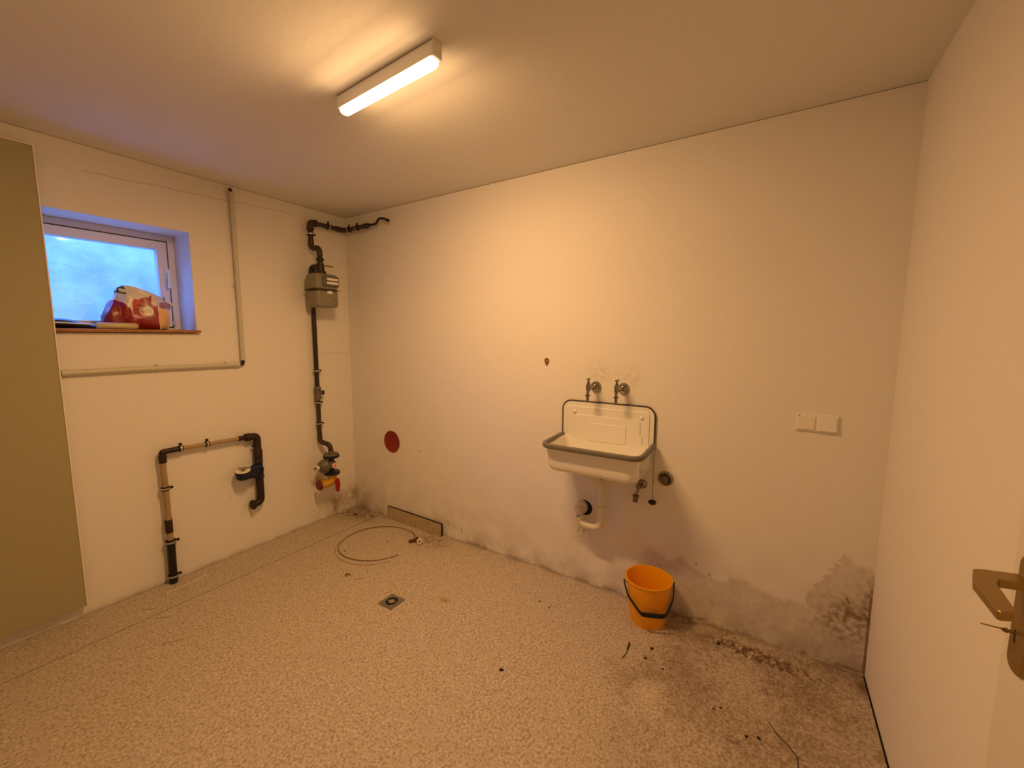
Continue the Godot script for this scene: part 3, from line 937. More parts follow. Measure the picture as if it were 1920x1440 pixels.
# a rubber lined pipe clamp: dark ring, steel band, ear with a bolt, stud to the wall
func clamp_on(parent: Node3D, at: Vector3, dir: Vector3, r: float, wall: Vector3, ear: Vector3) -> void:
	var st := S()
	lathe(st, [Vector2(r, -0.011), Vector2(r + 0.005, -0.011), Vector2(r + 0.006, -0.006), Vector2(r + 0.006, 0.006), Vector2(r + 0.005, 0.011), Vector2(r, 0.011)], along(at, dir), 20)
	var e := ear.normalized()
	var bas := Basis(dir.normalized(), e, dir.normalized().cross(e).normalized())
	rbox(st, Vector3(0, r + 0.012, 0), Vector3(0.016, 0.02, 0.010), 0.003, Transform3D(bas, at))
	var c := put("pipe_clamp", st, M.rubber, parent)
	st = S()
	lathe(st, [Vector2(r + 0.004, -0.0045), Vector2(r + 0.0075, -0.0045), Vector2(r + 0.0075, 0.0045), Vector2(r + 0.004, 0.0045)], along(at, dir), 20)
	put("steel_band", st, M.zinc, c)
	st = S()
	var d := wall.normalized()
	var dist := absf(at.dot(d)) if true else 0.0
	tube(st, [at + d * r, at + d * dist], 0.004, 8)
	put("stud", st, M.zinc, c)
	st = S()
	rbox(st, Vector3(0, r + 0.012, 0.0065), Vector3(0.008, 0.010, 0.007), 0.002, Transform3D(bas, at))
	put("bolt", st, M.zinc, c)

func elbow(parent: Node3D, a: Vector3, b: Vector3, c: Vector3, r: float, m: Material) -> void:
	var st := S()
	var p := fillet([a, b, c], 0.04, 8)
	tube(st, p, r, 18)
	for e in [[p[0], p[0] - p[1]], [p[-1], p[-1] - p[-2]]]:
		var d: Vector3 = e[1].normalized()
		lathe(st, [Vector2(0, -0.012), Vector2(r + 0.0035, -0.012), Vector2(r + 0.0045, -0.009), Vector2(r + 0.0045, -0.001), Vector2(r + 0.003, 0.001), Vector2(0, 0.001)], along(e[0], d), 18)
	put("elbow", st, m, parent)

func build_gas() -> void:
	var R := 0.0168
	# ---- upper run: from the end on the back wall, round the corner, down to the meter
	var t := thing("gas_pipe", "brown painted gas pipe turning the corner just under the ceiling", "pipe", Vector3(0.06, 2.05, 0.345))
	var px := 0.058
	var y := 2.360
	var st := S()
	tube(st, [Vector3(px, y, 0.315), Vector3(px, y, 0.10)], R)
	put("pipe", st, M.gas_brown, t)
	st = S()
	tube(st, fillet([Vector3(px, y, 0.13), Vector3(px, y, px), Vector3(0.13, y, px)], 0.05, 8), R + 0.004, 16)
	put("elbow", st, M.gas_brown, t)
	st = S()
	tube(st, [Vector3(0.11, y, px), Vector3(0.305, y, px), Vector3(0.315, y, px), Vector3(0.345, y, px)], [R, R, R + 0.004, R + 0.004])
	put("pipe", st, M.gas_brown, t)
	st = S()
	var tail := fillet([Vector3(0.34, y, px), Vector3(0.385, y, px), Vector3(0.452, y - 0.002, px), Vector3(0.478, y + 0.030, px + 0.004), Vector3(0.518, y + 0.032, px), Vector3(0.578, y + 0.008, 0.058)], 0.02, 5)
	var rr := []
	for i in tail.size(): rr.append(lerpf(R + 0.003, 0.0095, clampf((tail[i].x - 0.35) / 0.035, 0, 1)))
	tube(st, tail, rr, 14)
	lathe(st, [Vector2(0, 0), Vector2(0.0125, 0), Vector2(0.0125, 0.012), Vector2(0.006, 0.012), Vector2(0.006, 0.004), Vector2(0, 0.004)], along(Vector3(0.572, y + 0.010, px), Vector3(0.06, -0.024, 0)), 14)
	put("thin_tail", st, M.gas_dark, t, "thin kinked end of the pipe")
	clamp_on(t, Vector3(px, y, 0.195), Vector3.BACK, R, Vector3.LEFT, Vector3.UP)
	clamp_on(t, Vector3(0.125, y, px), Vector3.RIGHT, R, Vector3.FORWARD, Vector3.UP)
	clamp_on(t, Vector3(0.225, y, px), Vector3.RIGHT, R, Vector3.FORWARD, Vector3.UP)
	elbow(t, Vector3(px, y - 0.055, 0.348), Vector3(px, y, 0.348), Vector3(px, y, 0.30), R + 0.006, M.gas_brown)
	st = S()
	tube(st, [Vector3(px, y - 0.05, 0.348), Vector3(px, 2.215, 0.348)], R)
	put("pipe", st, M.gas_dark, t)
	clamp_on(t, Vector3(px, 2.275, 0.348), Vector3.UP, R, Vector3.LEFT, Vector3.FORWARD)
	st = S()
	tube(st, fillet([Vector3(px, 2.235, 0.348), Vector3(px, 2.170, 0.348), Vector3(0.14, 2.165, 0.34), Vector3(0.14, 2.105, 0.335)], 0.05, 8), R + 0.004, 16)
	put("swan_bend", st, M.gas_brown, t)
	st = S()
	tube(st, [Vector3(0.14, 2.12, 0.335), Vector3(0.14, 2.061, 0.335)], R - 0.001)
	put("pipe", st, M.gas_dark, t)
	st = S()
	lathe(st, [Vector2(0, 0), Vector2(0.022, 0), Vector2(0.027, 0.006), Vector2(0.027, 0.022), Vector2(0.022, 0.028), Vector2(0, 0.028)], along(Vector3(0.14, 2.066, 0.335), Vector3.UP), 8)
	put("union_nut", st, M.gas_dark, t)
	# ---- meter
	var gx := 0.14
	var gz := 0.335
	t = thing("gas_meter", "grey boxed gas meter hanging on the pipe in the corner", "gas meter", Vector3(0.15, 1.722, 0.335))
	st = S()
	tube(st, [Vector3(gx, 2.06, gz), Vector3(gx, 2.045, gz), Vector3(gx, 1.995, gz)], [0.020, 0.027, 0.029], 18)
	tube(st, fillet([Vector3(gx - 0.005, 2.03, gz), Vector3(0.050, 2.03, gz + 0.012), Vector3(0.042, 1.974, 0.345)], 0.05, 8), 0.021, 16)
	put("connection_block", st, M.gas_dark, t)
	st = S()
	tube(st, [Vector3(0.042, 1.980, 0.345), Vector3(0.042, 1.716, 0.345)], R)
	put("return_pipe", st, M.gas_dark, t)
	st = S()
	lathe(st, [Vector2(0, 0), Vector2(0.036, 0), Vector2(0.040, 0.005), Vector2(0.040, 0.020), Vector2(0.035, 0.026), Vector2(0, 0.026)], along(Vector3(gx, 1.970, gz), Vector3.UP), 12)
	put("connection_nut", st, M.meter_dark, t)
	st = S()
	rbox(st, Vector3(gx + 0.03, 2.035, gz - 0.058), Vector3(0.010, 0.012, 0.055), 0.003, Transform3D(Basis(), Vector3(0, 0, 0)))
	tube(st, [Vector3(gx + 0.015, 2.035, gz - 0.012), Vector3(gx + 0.03, 2.035, gz - 0.035)], 0.006, 10)
	put("valve_lever", st, M.brass, t, "brass lever of the shut-off valve")
	st = S()
	rbox(st, Vector3(0.147, 1.910, 0.332), Vector3(0.140, 0.126, 0.186), 0.026)
	put("upper_shell", st, M.meter_grey, t)
	st = S()
	rbox(st, Vector3(0.147, 1.788, 0.332), Vector3(0.140, 0.132, 0.186), 0.026)
	put("lower_shell", st, M.meter_grey, t)
	st = S()
	rbox(st, Vector3(0.147, 1.8515, 0.332), Vector3(0.152, 0.005, 0.200), 0.002)
	put("seam_flange", st, M.meter_dark, t)
	st = S()
	rbox(st, Vector3(0.218, 1.915, 0.308), Vector3(0.026, 0.078, 0.134), 0.010)
	var dial := put("counter_housing", st, M.meter_mid, t)
	st = S()
	rbox(st, Vector3(0.2315, 1.930, 0.300), Vector3(0.004, 0.018, 0.092), 0.0015)
	put("counter_plate", st, M.label_white, dial)
	st = S()
	rbox(st, Vector3(0.2315, 1.902, 0.300), Vector3(0.004, 0.018, 0.096), 0.0015)
	put("counter_plate", st, M.label_white, dial)
	st = S()
	rbox(st, Vector3(0.2175, 1.834, 0.318), Vector3(0.003, 0.020, 0.042), 0.001)
	put("sticker", st, M.label_white, t)
	# ---- lower riser
	var rz := 0.345
	var rx := 0.042
	t = thing("gas_pipe", "dark upright gas pipe running down below the grey meter", "pipe", Vector3(rx, 0.60, rz))
	st = S()
	tube(st, [Vector3(rx, 1.714, rz), Vector3(rx, 1.10, rz)], R)
	put("pipe", st, M.gas_dark, t)
	st = S()
	tube(st, [Vector3(rx, 1.0, rz), Vector3(rx, 0.70, rz)], R)
	put("pipe", st, M.gas_brown, t)
	clamp_on(t, Vector3(rx, 1.236, rz), Vector3.UP, R, Vector3.LEFT, Vector3.FORWARD)
	clamp_on(t, Vector3(rx, 0.985, rz), Vector3.UP, R, Vector3.LEFT, Vector3.FORWARD)
	clamp_on(t, Vector3(rx, 0.815, rz), Vector3.UP, R, Vector3.LEFT, Vector3.FORWARD)
	st = S()
	lathe(st, [Vector2(0, 0), Vector2(0.024, 0), Vector2(0.027, 0.006), Vector2(0.027, 0.022), Vector2(0.0235, 0.028), Vector2(0.0235, 0.072), Vector2(0.027, 0.078), Vector2(0.027, 0.094), Vector2(0.021, 0.104), Vector2(0, 0.104)], along(Vector3(rx, 1.008, rz), Vector3.UP), 20)
	tube(st, [Vector3(rx, 1.062, rz), Vector3(rx + 0.012, 1.062, rz - 0.030)], 0.013, 14)
	put("ball_valve", st, M.cast_grey, t, "grey shut-off valve without its handle")
	st = S()
	lathe(st, [Vector2(0, 0), Vector2(0.016, 0), Vector2(0.0185, 0.004), Vector2(0.0185, 0.014), Vector2(0.014, 0.018), Vector2(0, 0.018)], along(Vector3(rx + 0.012, 1.062, rz - 0.028), Vector3(0.4, 0, -1)), 8)
	put("valve_cap", st, M.gas_dark, t)
	st = S()
	tube(st, fillet([Vector3(rx, 0.72, rz), Vector3(rx, 0.668, rz), Vector3(0.138, 0.650, 0.326), Vector3(0.138, 0.595, 0.318)], 0.055, 9), R + 0.002, 16)
	put("swan_bend", st, M.gas_brown, t)
	# ---- regulator
	var q := Vector3(0.138, 0, 0.318)
	t = thing("gas_regulator", "round gas pressure regulator between two dark flanges near the floor", "regulator", Vector3(q.x, 0.40, q.z))
	st = S()
	lathe(st, [Vector2(0, 0), Vector2(0.057, 0.0), Vector2(0.061, 0.004), Vector2(0.050, 0.016), Vector2(0.024, 0.022), Vector2(0.020, 0.034), Vector2(0, 0.034)], along(Vector3(q.x, 0.565, q.z), Vector3.UP), 28)
	put("flange", st, M.cast_grey, t)
	st = S()
	lathe(st, [Vector2(0, 0), Vector2(0.057, 0), Vector2(0.061, 0.003), Vector2(0.061, 0.019), Vector2(0, 0.019)], along(Vector3(q.x, 0.546, q.z), Vector3.UP), 28)
	put("flange", st, M.navy, t, "dark blue flange above the regulator")
	st = S()
	lathe(st, [Vector2(0, 0), Vector2(0.057, 0), Vector2(0.061, 0.003), Vector2(0.061, 0.020), Vector2(0.057, 0.023), Vector2(0, 0.023)], along(Vector3(q.x, 0.410, q.z), Vector3.UP), 28)
	put("flange", st, M.navy, t, "dark blue flange below the regulator")
	st = S()
	lathe(st, [Vector2(0, 0.43), Vector2(0.022, 0.43), Vector2(0.020, 0.445), Vector2(0.020, 0.535), Vector2(0.026, 0.548), Vector2(0, 0.548)], along(Vector3(q.x, 0, q.z), Vector3.UP), 18)
	put("neck", st, M.navy, t)
	st = S()
	lathe(st, [Vector2(0, -0.036), Vector2(0.028, -0.036), Vector2(0.036, -0.028), Vector2(0.040, -0.010), Vector2(0.041, 0.030), Vector2(0.053, 0.034), Vector2(0.056, 0.040), Vector2(0.056, 0.056), Vector2(0.052, 0.061), Vector2(0.045, 0.080), Vector2(0.032, 0.096), Vector2(0.018, 0.103), Vector2(0, 0.104)], along(Vector3(q.x, 0.490, q.z + 0.012), Vector3(0, 0, 1)), 28)
	put("body", st, M.cast_grey, t)
	st = S()
	lathe(st, [Vector2(0, 0), Vector2(0.0185, 0), Vector2(0.0185, 0.012), Vector2(0.015, 0.016), Vector2(0, 0.016)], along(Vector3(q.x, 0.490, q.z + 0.114), Vector3(0, 0, 1)), 18)
	put("screw_cap", st, M.label_white, t, "pale cap")
	st = S()
	lathe(st, [Vector2(0, 0), Vector2(0.010, 0), Vector2(0.010, 0.020), Vector2(0, 0.022)], along(Vector3(q.x, 0.490, q.z + 0.128), Vector3(0, 0, 1)), 12)
	put("spindle", st, M.brass, t)
	st = S()
	lathe(st, [Vector2(0, 0), Vector2(0.019, 0), Vector2(0.0205, 0.003), Vector2(0.0205, 0.011), Vector2(0, 0.012)], along(Vector3(q.x + 0.037, 0.487, q.z + 0.004), Vector3(1, 0, 0)), 20)
	put("indicator_ring", st, M.label_white, t, "white ring")
	st = S()
	lathe(st, [Vector2(0, 0), Vector2(0.011, 0), Vector2(0.010, 0.003), Vector2(0, 0.004)], along(Vector3(q.x + 0.048, 0.487, q.z + 0.003), Vector3(1, 0, 0)), 16)
	put("indicator", st, M.orange, t, "orange indicator")
	# ---- yellow ball valve
	t = thing("gas_valve", "yellow gas ball valve with a red wing handle below the regulator", "valve", Vector3(q.x, 0.30, q.z))
	st = S()
	lathe(st, [Vector2(0, 0.0), Vector2(0.030, 0.0), Vector2(0.052, 0.004), Vector2(0.052, 0.009), Vector2(0, 0.009)], along(Vector3(q.x, 0.401, q.z), Vector3.UP), 28)
	put("flange", st, M.yellow, t)
	st = S()
	tube(st, fillet([Vector3(q.x, 0.405, q.z), Vector3(q.x, 0.350, q.z), Vector3(q.x, 0.345, q.z + 0.04), Vector3(q.x - 0.01, 0.345, q.z + 0.100)], 0.035, 8), 0.033, 20)
	put("body", st, M.yellow, t)
	st = S()
	lathe(st, [Vector2(0.020, -0.004), Vector2(0.038, -0.004), Vector2(0.041, 0.0), Vector2(0.041, 0.012), Vector2(0.036, 0.018), Vector2(0.0, 0.020)], along(Vector3(q.x - 0.01, 0.345, q.z + 0.100), Vector3(-0.1, 0, 1)), 24)
	put("end_cap", st, M.dark_red, t)
	st = S()
	tube(st, [Vector3(q.x - 0.005, 0.345, q.z + 0.04), Vector3(0.0, 0.345, q.z + 0.035)], 0.019, 14)
	put("wall_pipe", st, M.yellow, t)
	st = S()
	lathe(st, [Vector2(0, 0), Vector2(0.012, 0), Vector2(0.012, 0.03), Vector2(0, 0.03)], along(Vector3(q.x + 0.015, 0.345, q.z), Vector3(1, 0, -0.15)), 14)
	put("stem", st, M.brass, t)
	st = S()
	var wing := PackedVector2Array([Vector2(-0.012, 0.052), Vector2(0.010, 0.055), Vector2(0.016, 0.030), Vector2(0.021, 0.008), Vector2(0.018, -0.018), Vector2(0.012, -0.036), Vector2(0.010, -0.056), Vector2(-0.008, -0.052), Vector2(-0.016, -0.036), Vector2(-0.020, -0.012), Vector2(-0.016, 0.022)])
	prism(st, wing, 0.018, Transform3D(Basis(Vector3(-0.15, 0, -1).normalized(), Vector3.UP, Vector3(1, 0, -0.15).normalized()), Vector3(q.x + 0.042, 0.322, q.z - 0.012)), 0.004)
	put("wing_handle", st, M.red_plastic, t, "red wing handle")

func build_water() -> void:
	var t := thing("water_pipe", "pale plastic water pipe with dark clamps rising from the floor", "pipe", Vector3(0.042, 0.0, 1.352))
	var x := 0.042
	var st := S()
	tube(st, [Vector3(x, 0.765, 1.355), Vector3(x, 0.395, 1.352)], 0.0155)
	put("pipe", st, M.pale_pipe, t)
	st = S()
	tube(st, [Vector3(x, 0.33, 1.352), Vector3(x, 0.26, 1.352)], 0.0155)
	put("pipe", st, M.pale_pipe, t)
	st = S()
	tube(st, [Vector3(x, 0.822, 1.30), Vector3(x, 0.815, 0.935)], 0.0125)
	put("pipe", st, M.pale_pipe, t)
	st = S()
	tube(st, fillet([Vector3(x, 0.79, 1.355), Vector3(x, 0.820, 1.355), Vector3(x, 0.822, 1.275)], 0.012, 7), 0.0165, 16)
	put("elbow", st, M.pipe_brown, t, "dark elbow")
	for s in [[0.755, 0.802], [0.322, 0.402]]:
		st = S()
		lathe(st, [Vector2(0.015, 0), Vector2(0.0185, 0), Vector2(0.0195, 0.003), Vector2(0.0195, s[1] - s[0] - 0.003), Vector2(0.0185, s[1] - s[0]), Vector2(0.015, s[1] - s[0])], along(Vector3(x, s[0], 1.354), Vector3.UP), 18)
		put("sleeve", st, M.pipe_brown, t, "brown joining sleeve")
	st = S()
	tube(st, [Vector3(x, 0.275, 1.352), Vector3(x, 0.0, 1.356)], 0.0215, 20)
	put("floor_sleeve", st, M.black_pipe, t, "black sleeve pipe going into the floor")
	clamp_on(t, Vector3(x, 0.597, 1.3535), Vector3.UP, 0.0155, Vector3.LEFT, Vector3.FORWARD)
	clamp_on(t, Vector3(x, 0.262, 1.352), Vector3.UP, 0.0215, Vector3.LEFT, Vector3.FORWARD)
	clamp_on(t, Vector3(x, 0.045, 1.355), Vector3.UP, 0.0215, Vector3.LEFT, Vector3.FORWARD)
	clamp_on(t, Vector3(x, 0.821, 1.262), Vector3.BACK, 0.0135, Vector3.LEFT, Vector3.UP)
	clamp_on(t, Vector3(x, 0.819, 1.122), Vector3.BACK, 0.0125, Vector3.LEFT, Vector3.UP)
	# dark run at the far end
	var z := 0.820
	st = S()
	lathe(st, [Vector2(0.0, 0), Vector2(0.016, 0), Vector2(0.016, 0.035), Vector2(0.019, 0.038), Vector2(0.019, 0.075), Vector2(0.0, 0.075)], along(Vector3(x, 0.814, 0.94), Vector3.FORWARD), 16)
	put("sleeve", st, M.pipe_brown, t, "brown joining sleeve")
	st = S()
	tube(st, fillet([Vector3(x, 0.813, 0.88), Vector3(x, 0.812, z), Vector3(x, 0.72, z)], 0.03, 8), 0.0235, 18)
	lathe(st, [Vector2(0.0, 0), Vector2(0.027, 0), Vector2(0.027, 0.03), Vector2(0.0, 0.03)], along(Vector3(x, 0.813, 0.895), Vector3.FORWARD), 18)
	put("elbow", st, M.pipe_brown, t, "dark brown elbow above the meter")
	st = S()
	lathe(st, [Vector2(0, 0), Vector2(0.024, 0), Vector2(0.028, 0.004), Vector2(0.028, 0.06), Vector2(0.024, 0.066), Vector2(0.024, 0.13), Vector2(0, 0.13)], along(Vector3(x, 0.650, z), Vector3.UP), 20)
	tube(st, [Vector3(x, 0.745, z + 0.015), Vector3(x, 0.745, z + 0.036)], 0.007, 10)
	put("stop_valve", st, M.pipe_brown, t)
	st = S()
	tube(st, fillet([Vector3(x, 0.504, z), Vector3(x, 0.335, z), Vector3(x, 0.325, z + 0.06)], 0.045, 8), 0.0245, 18)
	lathe(st, [Vector2(0, 0), Vector2(0.031, 0), Vector2(0.034, 0.004), Vector2(0.034, 0.016), Vector2(0.024, 0.026), Vector2(0, 0.028)], along(Vector3(x, 0.327, z + 0.045), Vector3(0, -0.05, 1)), 20)
	tube(st, [Vector3(x, 0.33, z), Vector3(0.0, 0.33, z)], 0.016, 12)
	put("outlet_bend", st, M.pipe_brown, t, "dark bend with a plugged end")
	# water meter
	t = thing("water_meter", "blue water meter with a white dial lid on the dark pipe", "water meter", Vector3(0.06, 0.53, 0.84))
	st = S()
	lathe(st, [Vector2(0, 0), Vector2(0.020, 0), Vector2(0.029, 0.006), Vector2(0.029, 0.022), Vector2(0.022, 0.028), Vector2(0, 0.028)], along(Vector3(x, 0.621, z), Vector3.UP), 10)
	put("union_nut", st, M.gas_brown, t, "brownish union nut")
	st = S()
	lathe(st, [Vector2(0, 0), Vector2(0.022, 0), Vector2(0.031, 0.006), Vector2(0.031, 0.018), Vector2(0.026, 0.024), Vector2(0, 0.024)], along(Vector3(x, 0.505, z), Vector3.UP), 10)
	put("union_nut", st, M.navy, t)
	st = S()
	tube(st, [Vector3(x, 0.626, z), Vector3(x, 0.52, z)], 0.026, 18)
	rbox(st, Vector3(x + 0.016, 0.578, z + 0.045), Vector3(0.050, 0.072, 0.095), 0.020)
	tube(st, [Vector3(x + 0.012, 0.545, z + 0.01), Vector3(x + 0.03, 0.555, z + 0.09)], [0.024, 0.026], 16)
	tube(st, [Vector3(x + 0.006, 0.572, z + 0.012), Vector3(x, 0.522, z)], [0.040, 0.027], 18)
	put("body", st, M.water_blue, t)
	var dc := Vector3(x + 0.036, 0.553, z + 0.118)
	var tilt := Vector3(0.10, 1, 0.10)
	st = S()
	lathe(st, [Vector2(0, -0.012), Vector2(0.034, -0.012), Vector2(0.046, 0.0), Vector2(0.048, 0.040), Vector2(0.045, 0.044), Vector2(0, 0.044)], along(dc, tilt), 28)
	put("register", st, M.water_blue, t)
	st = S()
	lathe(st, [Vector2(0, 0), Vector2(0.044, 0), Vector2(0.045, 0.002), Vector2(0.044, 0.006), Vector2(0, 0.007)], along(dc + tilt.normalized() * 0.044, tilt), 28)
	var d := put("dial", st, M.label_white, t, "white dial")
	st = S()
	lathe(st, [Vector2(0, 0), Vector2(0.013, 0), Vector2(0.012, 0.003), Vector2(0, 0.003)], along(dc + tilt.normalized() * 0.0505 + Vector3(0.012, 0, 0.004), tilt), 18)
	put("dial_ring", st, M.brass, d)
	st = S()
	var lid := Vector3(-0.55, 1, -0.25)
	lathe(st, [Vector2(0, 0), Vector2(0.038, 0), Vector2(0.038, 0.004), Vector2(0, 0.005)], along(dc + tilt.normalized() * 0.062 + Vector3(-0.004, 0.004, -0.014), lid), 24)
	put("lid", st, M.label_white, t, "hinged pale lid")

func build_sink() -> void:
	var t := thing("washbasin", "white enamel washbasin with splashback and grey rim on the wall", "washbasin", Vector3(2.285, 0.72, 0.0))
	var cx := 2.285
	var yr := 0.917
	# splashback: plate with rolled rim and pressed panels
	var lo := Vector2(2.013, 0.88)
	var hi := Vector2(2.557, 1.128)
	var pl := PackedVector2Array()
	for k in 9:
		var a := PI / 2 * k / 8
		pl.append(Vector2(hi.x - 0.055 + cos(a) * 0.055, hi.y - 0.055 + sin(a) * 0.055))
	for k in 9:
		var a := PI / 2 + PI / 2 * k / 8
		pl.append(Vector2(lo.x + 0.055 + cos(a) * 0.055, hi.y - 0.055 + sin(a) * 0.055))
	pl.append(lo)
	pl.append(Vector2(hi.x, lo.y))
	var st := S()
	prism(st, pl, 0.008, Transform3D(Basis(), Vector3(0, 0, 0.003)), 0.002)
	prism(st, rrect(Vector2(2.040, 0.90), Vector2(2.530, 1.098), 0.02), 0.0065, Transform3D(Basis(), Vector3(0, 0, 0.0095)), 0.0035)
	var step := PackedVector2Array([Vector2(2.075, 0.90), Vector2(2.495, 0.90), Vector2(2.495, 0.955), Vector2(2.482, 0.97), Vector2(2.482, 1.035), Vector2(2.47, 1.05), Vector2(2.115, 1.05), Vector2(2.10, 1.04), Vector2(2.10, 0.955)])
	prism(st, step, 0.0065, Transform3D(Basis(), Vector3(0, 0, 0.0145)), 0.0035)
	prism(st, rrect(Vector2(2.175, 0.90), Vector2(2.405, 1.008), 0.015), 0.0055, Transform3D(Basis(), Vector3(0, 0, 0.0200)), 0.003)
	put("splashback", st, M.enamel, t)
	# dark edge bead
	st = S()
	var edge := [Vector3(lo.x, 0.905, 0.009)]
	for k in 9:
		var a := PI - PI / 2 * k / 8
		edge.append(Vector3(lo.x + 0.055 + cos(a) * 0.055, hi.y - 0.055 + sin(a) * 0.055, 0.009))
	for k in 9:
		var a := PI / 2 - PI / 2 * k / 8
		edge.append(Vector3(hi.x - 0.055 + cos(a) * 0.055, hi.y - 0.055 + sin(a) * 0.055, 0.009))
	edge.append(Vector3(hi.x, 0.905, 0.009))
	tube(st, edge, 0.0048, 10)
	put("edge_bead", st, M.enamel_edge, t, "dark worn edge of the splashback")
	for x in [2.092, 2.487]:
		st = S()
		lathe(st, [Vector2(0.0105, 0), Vector2(0.0105, 0.003), Vector2(0.008, 0.008), Vector2(0.004, 0.0105), Vector2(0, 0.011)], along(Vector3(x, 1.065, 0.0145), Vector3(0, 0, 1)), 18)
		put("screw_cap", st, M.enamel, t)
	# bowl: outer and inner skins, from rounded rectangles that shrink downwards
	var outline := func(x0: float, x1: float, z0: float, z1: float, rb: float, rf: float, y: float) -> Array:
		var row := []
		var cs := [[x1 - rb, z0 + rb, -PI / 2, rb], [x1 - rf, z1 - rf, 0.0, rf], [x0 + rf, z1 - rf, PI / 2, rf], [x0 + rb, z0 + rb, PI, rb]]
		for c in cs:
			for k in 9:
				var a: float = c[2] + PI / 2 * k / 8
				row.append(Vector3(c[0] + cos(a) * c[3], y, c[1] + sin(a) * c[3]))
		return row
	var outer := []
	for L in [[yr, 0.0, 0.0, 0.0], [0.900, 0.006, 0.0, 0.010], [0.86, 0.012, 0.0, 0.020], [0.82, 0.013, 0.003, 0.024], [0.80, 0.015, 0.008, 0.027], [0.785, 0.019, 0.016, 0.032], [0.774, 0.028, 0.028, 0.043], [0.766, 0.050, 0.045, 0.066], [0.760, 0.10, 0.065, 0.10], [0.754, 0.16, 0.09, 0.13], [0.752, 0.22, 0.12, 0.15]]:
		outer.append(outline.call(2.028 + L[1], 2.558 - L[1], 0.012 + L[2], 0.322 - L[3], 0.012 + L[1] * 0.4, 0.052, L[0]))
	var inner := []
	for L in [[yr, 0.0, 0.0, 0.0], [0.900, 0.010, 0.004, 0.010], [0.86, 0.018, 0.008, 0.020], [0.82, 0.022, 0.014, 0.028], [0.80, 0.030, 0.022, 0.038], [0.787, 0.048, 0.034, 0.054], [0.778, 0.072, 0.052, 0.074], [0.772, 0.11, 0.072, 0.10], [0.766, 0.17, 0.095, 0.13], [0.762, 0.235, 0.125, 0.150]]:
		inner.append(outline.call(2.034 + L[1], 2.552 - L[1], 0.018 + L[2], 0.316 - L[3], 0.02, 0.048, L[0]))
	st = S()
	grid(st, outer, true, false)
	grid(st, inner, true, true)
	for e in [[outer[-1], -1.0], [inner[-1], 1.0]]:
		var mid := Vector3.ZERO
		for p in e[0]: mid += p / e[0].size()
		for k in e[0].size():
			tri(st, mid, e[0][k], e[0][(k + 1) % e[0].size()], Vector3.UP * e[1], Vector3.UP * e[1], Vector3.UP * e[1])
	for k in outer[0].size():
		var k2: int = (k + 1) % outer[0].size()
		quad(st, outer[0][k], outer[0][k2], inner[0][k2], inner[0][k], Vector3.UP)
	put("bowl", st, M.enamel, t)
	st = S()
	lathe(st, [Vector2(0.0, 0), Vector2(0.032, 0.0), Vector2(0.036, 0.002), Vector2(0.032, 0.004), Vector2(0.02, 0.003), Vector2(0, 0.001)], along(Vector3(2.30, 0.7625, 0.165), Vector3.UP), 24)
	put("plug_hole", st, M.dull_chrome, t)
	# grey rubber guard on three sides
	st = S()
	var gp := fillet([Vector3(2.020, yr + 0.003, 0.022), Vector3(2.034, yr + 0.003, 0.330), Vector3(2.568, yr + 0.003, 0.330), Vector3(2.557, yr + 0.003, 0.022)], 0.065, 12)
	var P := []
	for i in gp.size():
		var d: Vector3 = (gp[mini(i + 1, gp.size() - 1)] - gp[maxi(i - 1, 0)]).normalized()
		var o := Vector3(-d.z, 0, d.x)
		if i > 2 and i < gp.size() - 3 and o.dot(gp[i] - Vector3(cx, yr, 0.1)) < 0: o = -o
		if i <= 2: o = Vector3(-1, 0, 0)
		if i >= gp.size() - 3: o = Vector3(1, 0, 0)
		var row := []
		for k in 12:
			var a := TAU * k / 12
			var ca := signf(cos(a)) * pow(absf(cos(a)), 0.6)
			var sa := signf(sin(a)) * pow(absf(sin(a)), 0.6)
			row.append(gp[i] + o * ca * 0.0115 + Vector3.UP * sa * 0.0135)
		P.append(row)
	grid(st, P, true, false)
	for e in [0, P.size() - 1]:
		for k in 12:
			tri(st, gp[e], P[e][k], P[e][(k + 1) % 12], Vector3.FORWARD, Vector3.FORWARD, Vector3.FORWARD)
	put("rim_guard", st, M.guard, t, "grey rubber rim guard")
	# chain and plug hanging from the right end of the guard
	t = thing("basin_plug", "black rubber plug hanging on a ball chain beside the basin", "plug", Vector3(2.566, 0.61, 0.04))
	st = S()
	lathe(st, [Vector2(0, 0), Vector2(0.017, 0), Vector2(0.0205, 0.004), Vector2(0.0205, 0.013), Vector2(0.015, 0.017), Vector2(0.006, 0.019), Vector2(0, 0.024)], along(Vector3(2.567, 0.606, 0.045), Vector3(0.03, 1, 0.1)), 22)
	put("plug", st, M.black, t)
	st = S()
	for k in 54:
		var p := Vector3(2.5665 + 0.0012 * sin(k * 0.4), lerpf(0.627, 0.896, k / 53.0), 0.045 - 0.004 * sin(k / 53.0 * PI))
		lathe(st, [Vector2(0, -0.0022), Vector2(0.0018, -0.0012), Vector2(0.0022, 0), Vector2(0.0018, 0.0012), Vector2(0, 0.0022)], Transform3D(Basis(), p), 6)
	tube(st, [Vector3(2.5665, 0.626, 0.045), Vector3(2.5665, 0.897, 0.045)], 0.0006, 5)
	var ch := put("chain", st, mat(Color(0.34, 0.27, 0.18), 0.4, 0.6), t)
	ch.set_meta("kind", "stuff")
	st = S()
	tube(st, [Vector3(2.5675, 0.895, 0.045), Vector3(2.5705, 0.905, 0.045), Vector3(2.5745, 0.918, 0.045)], 0.0016, 6)
	put("hook", st, M.dull_chrome, t)
	# trap
	t = thing("drain_pipe", "white plastic waste trap below the basin, loose in its wall hole", "pipe", Vector3(2.29, 0.40, 0.09))
	st = S()
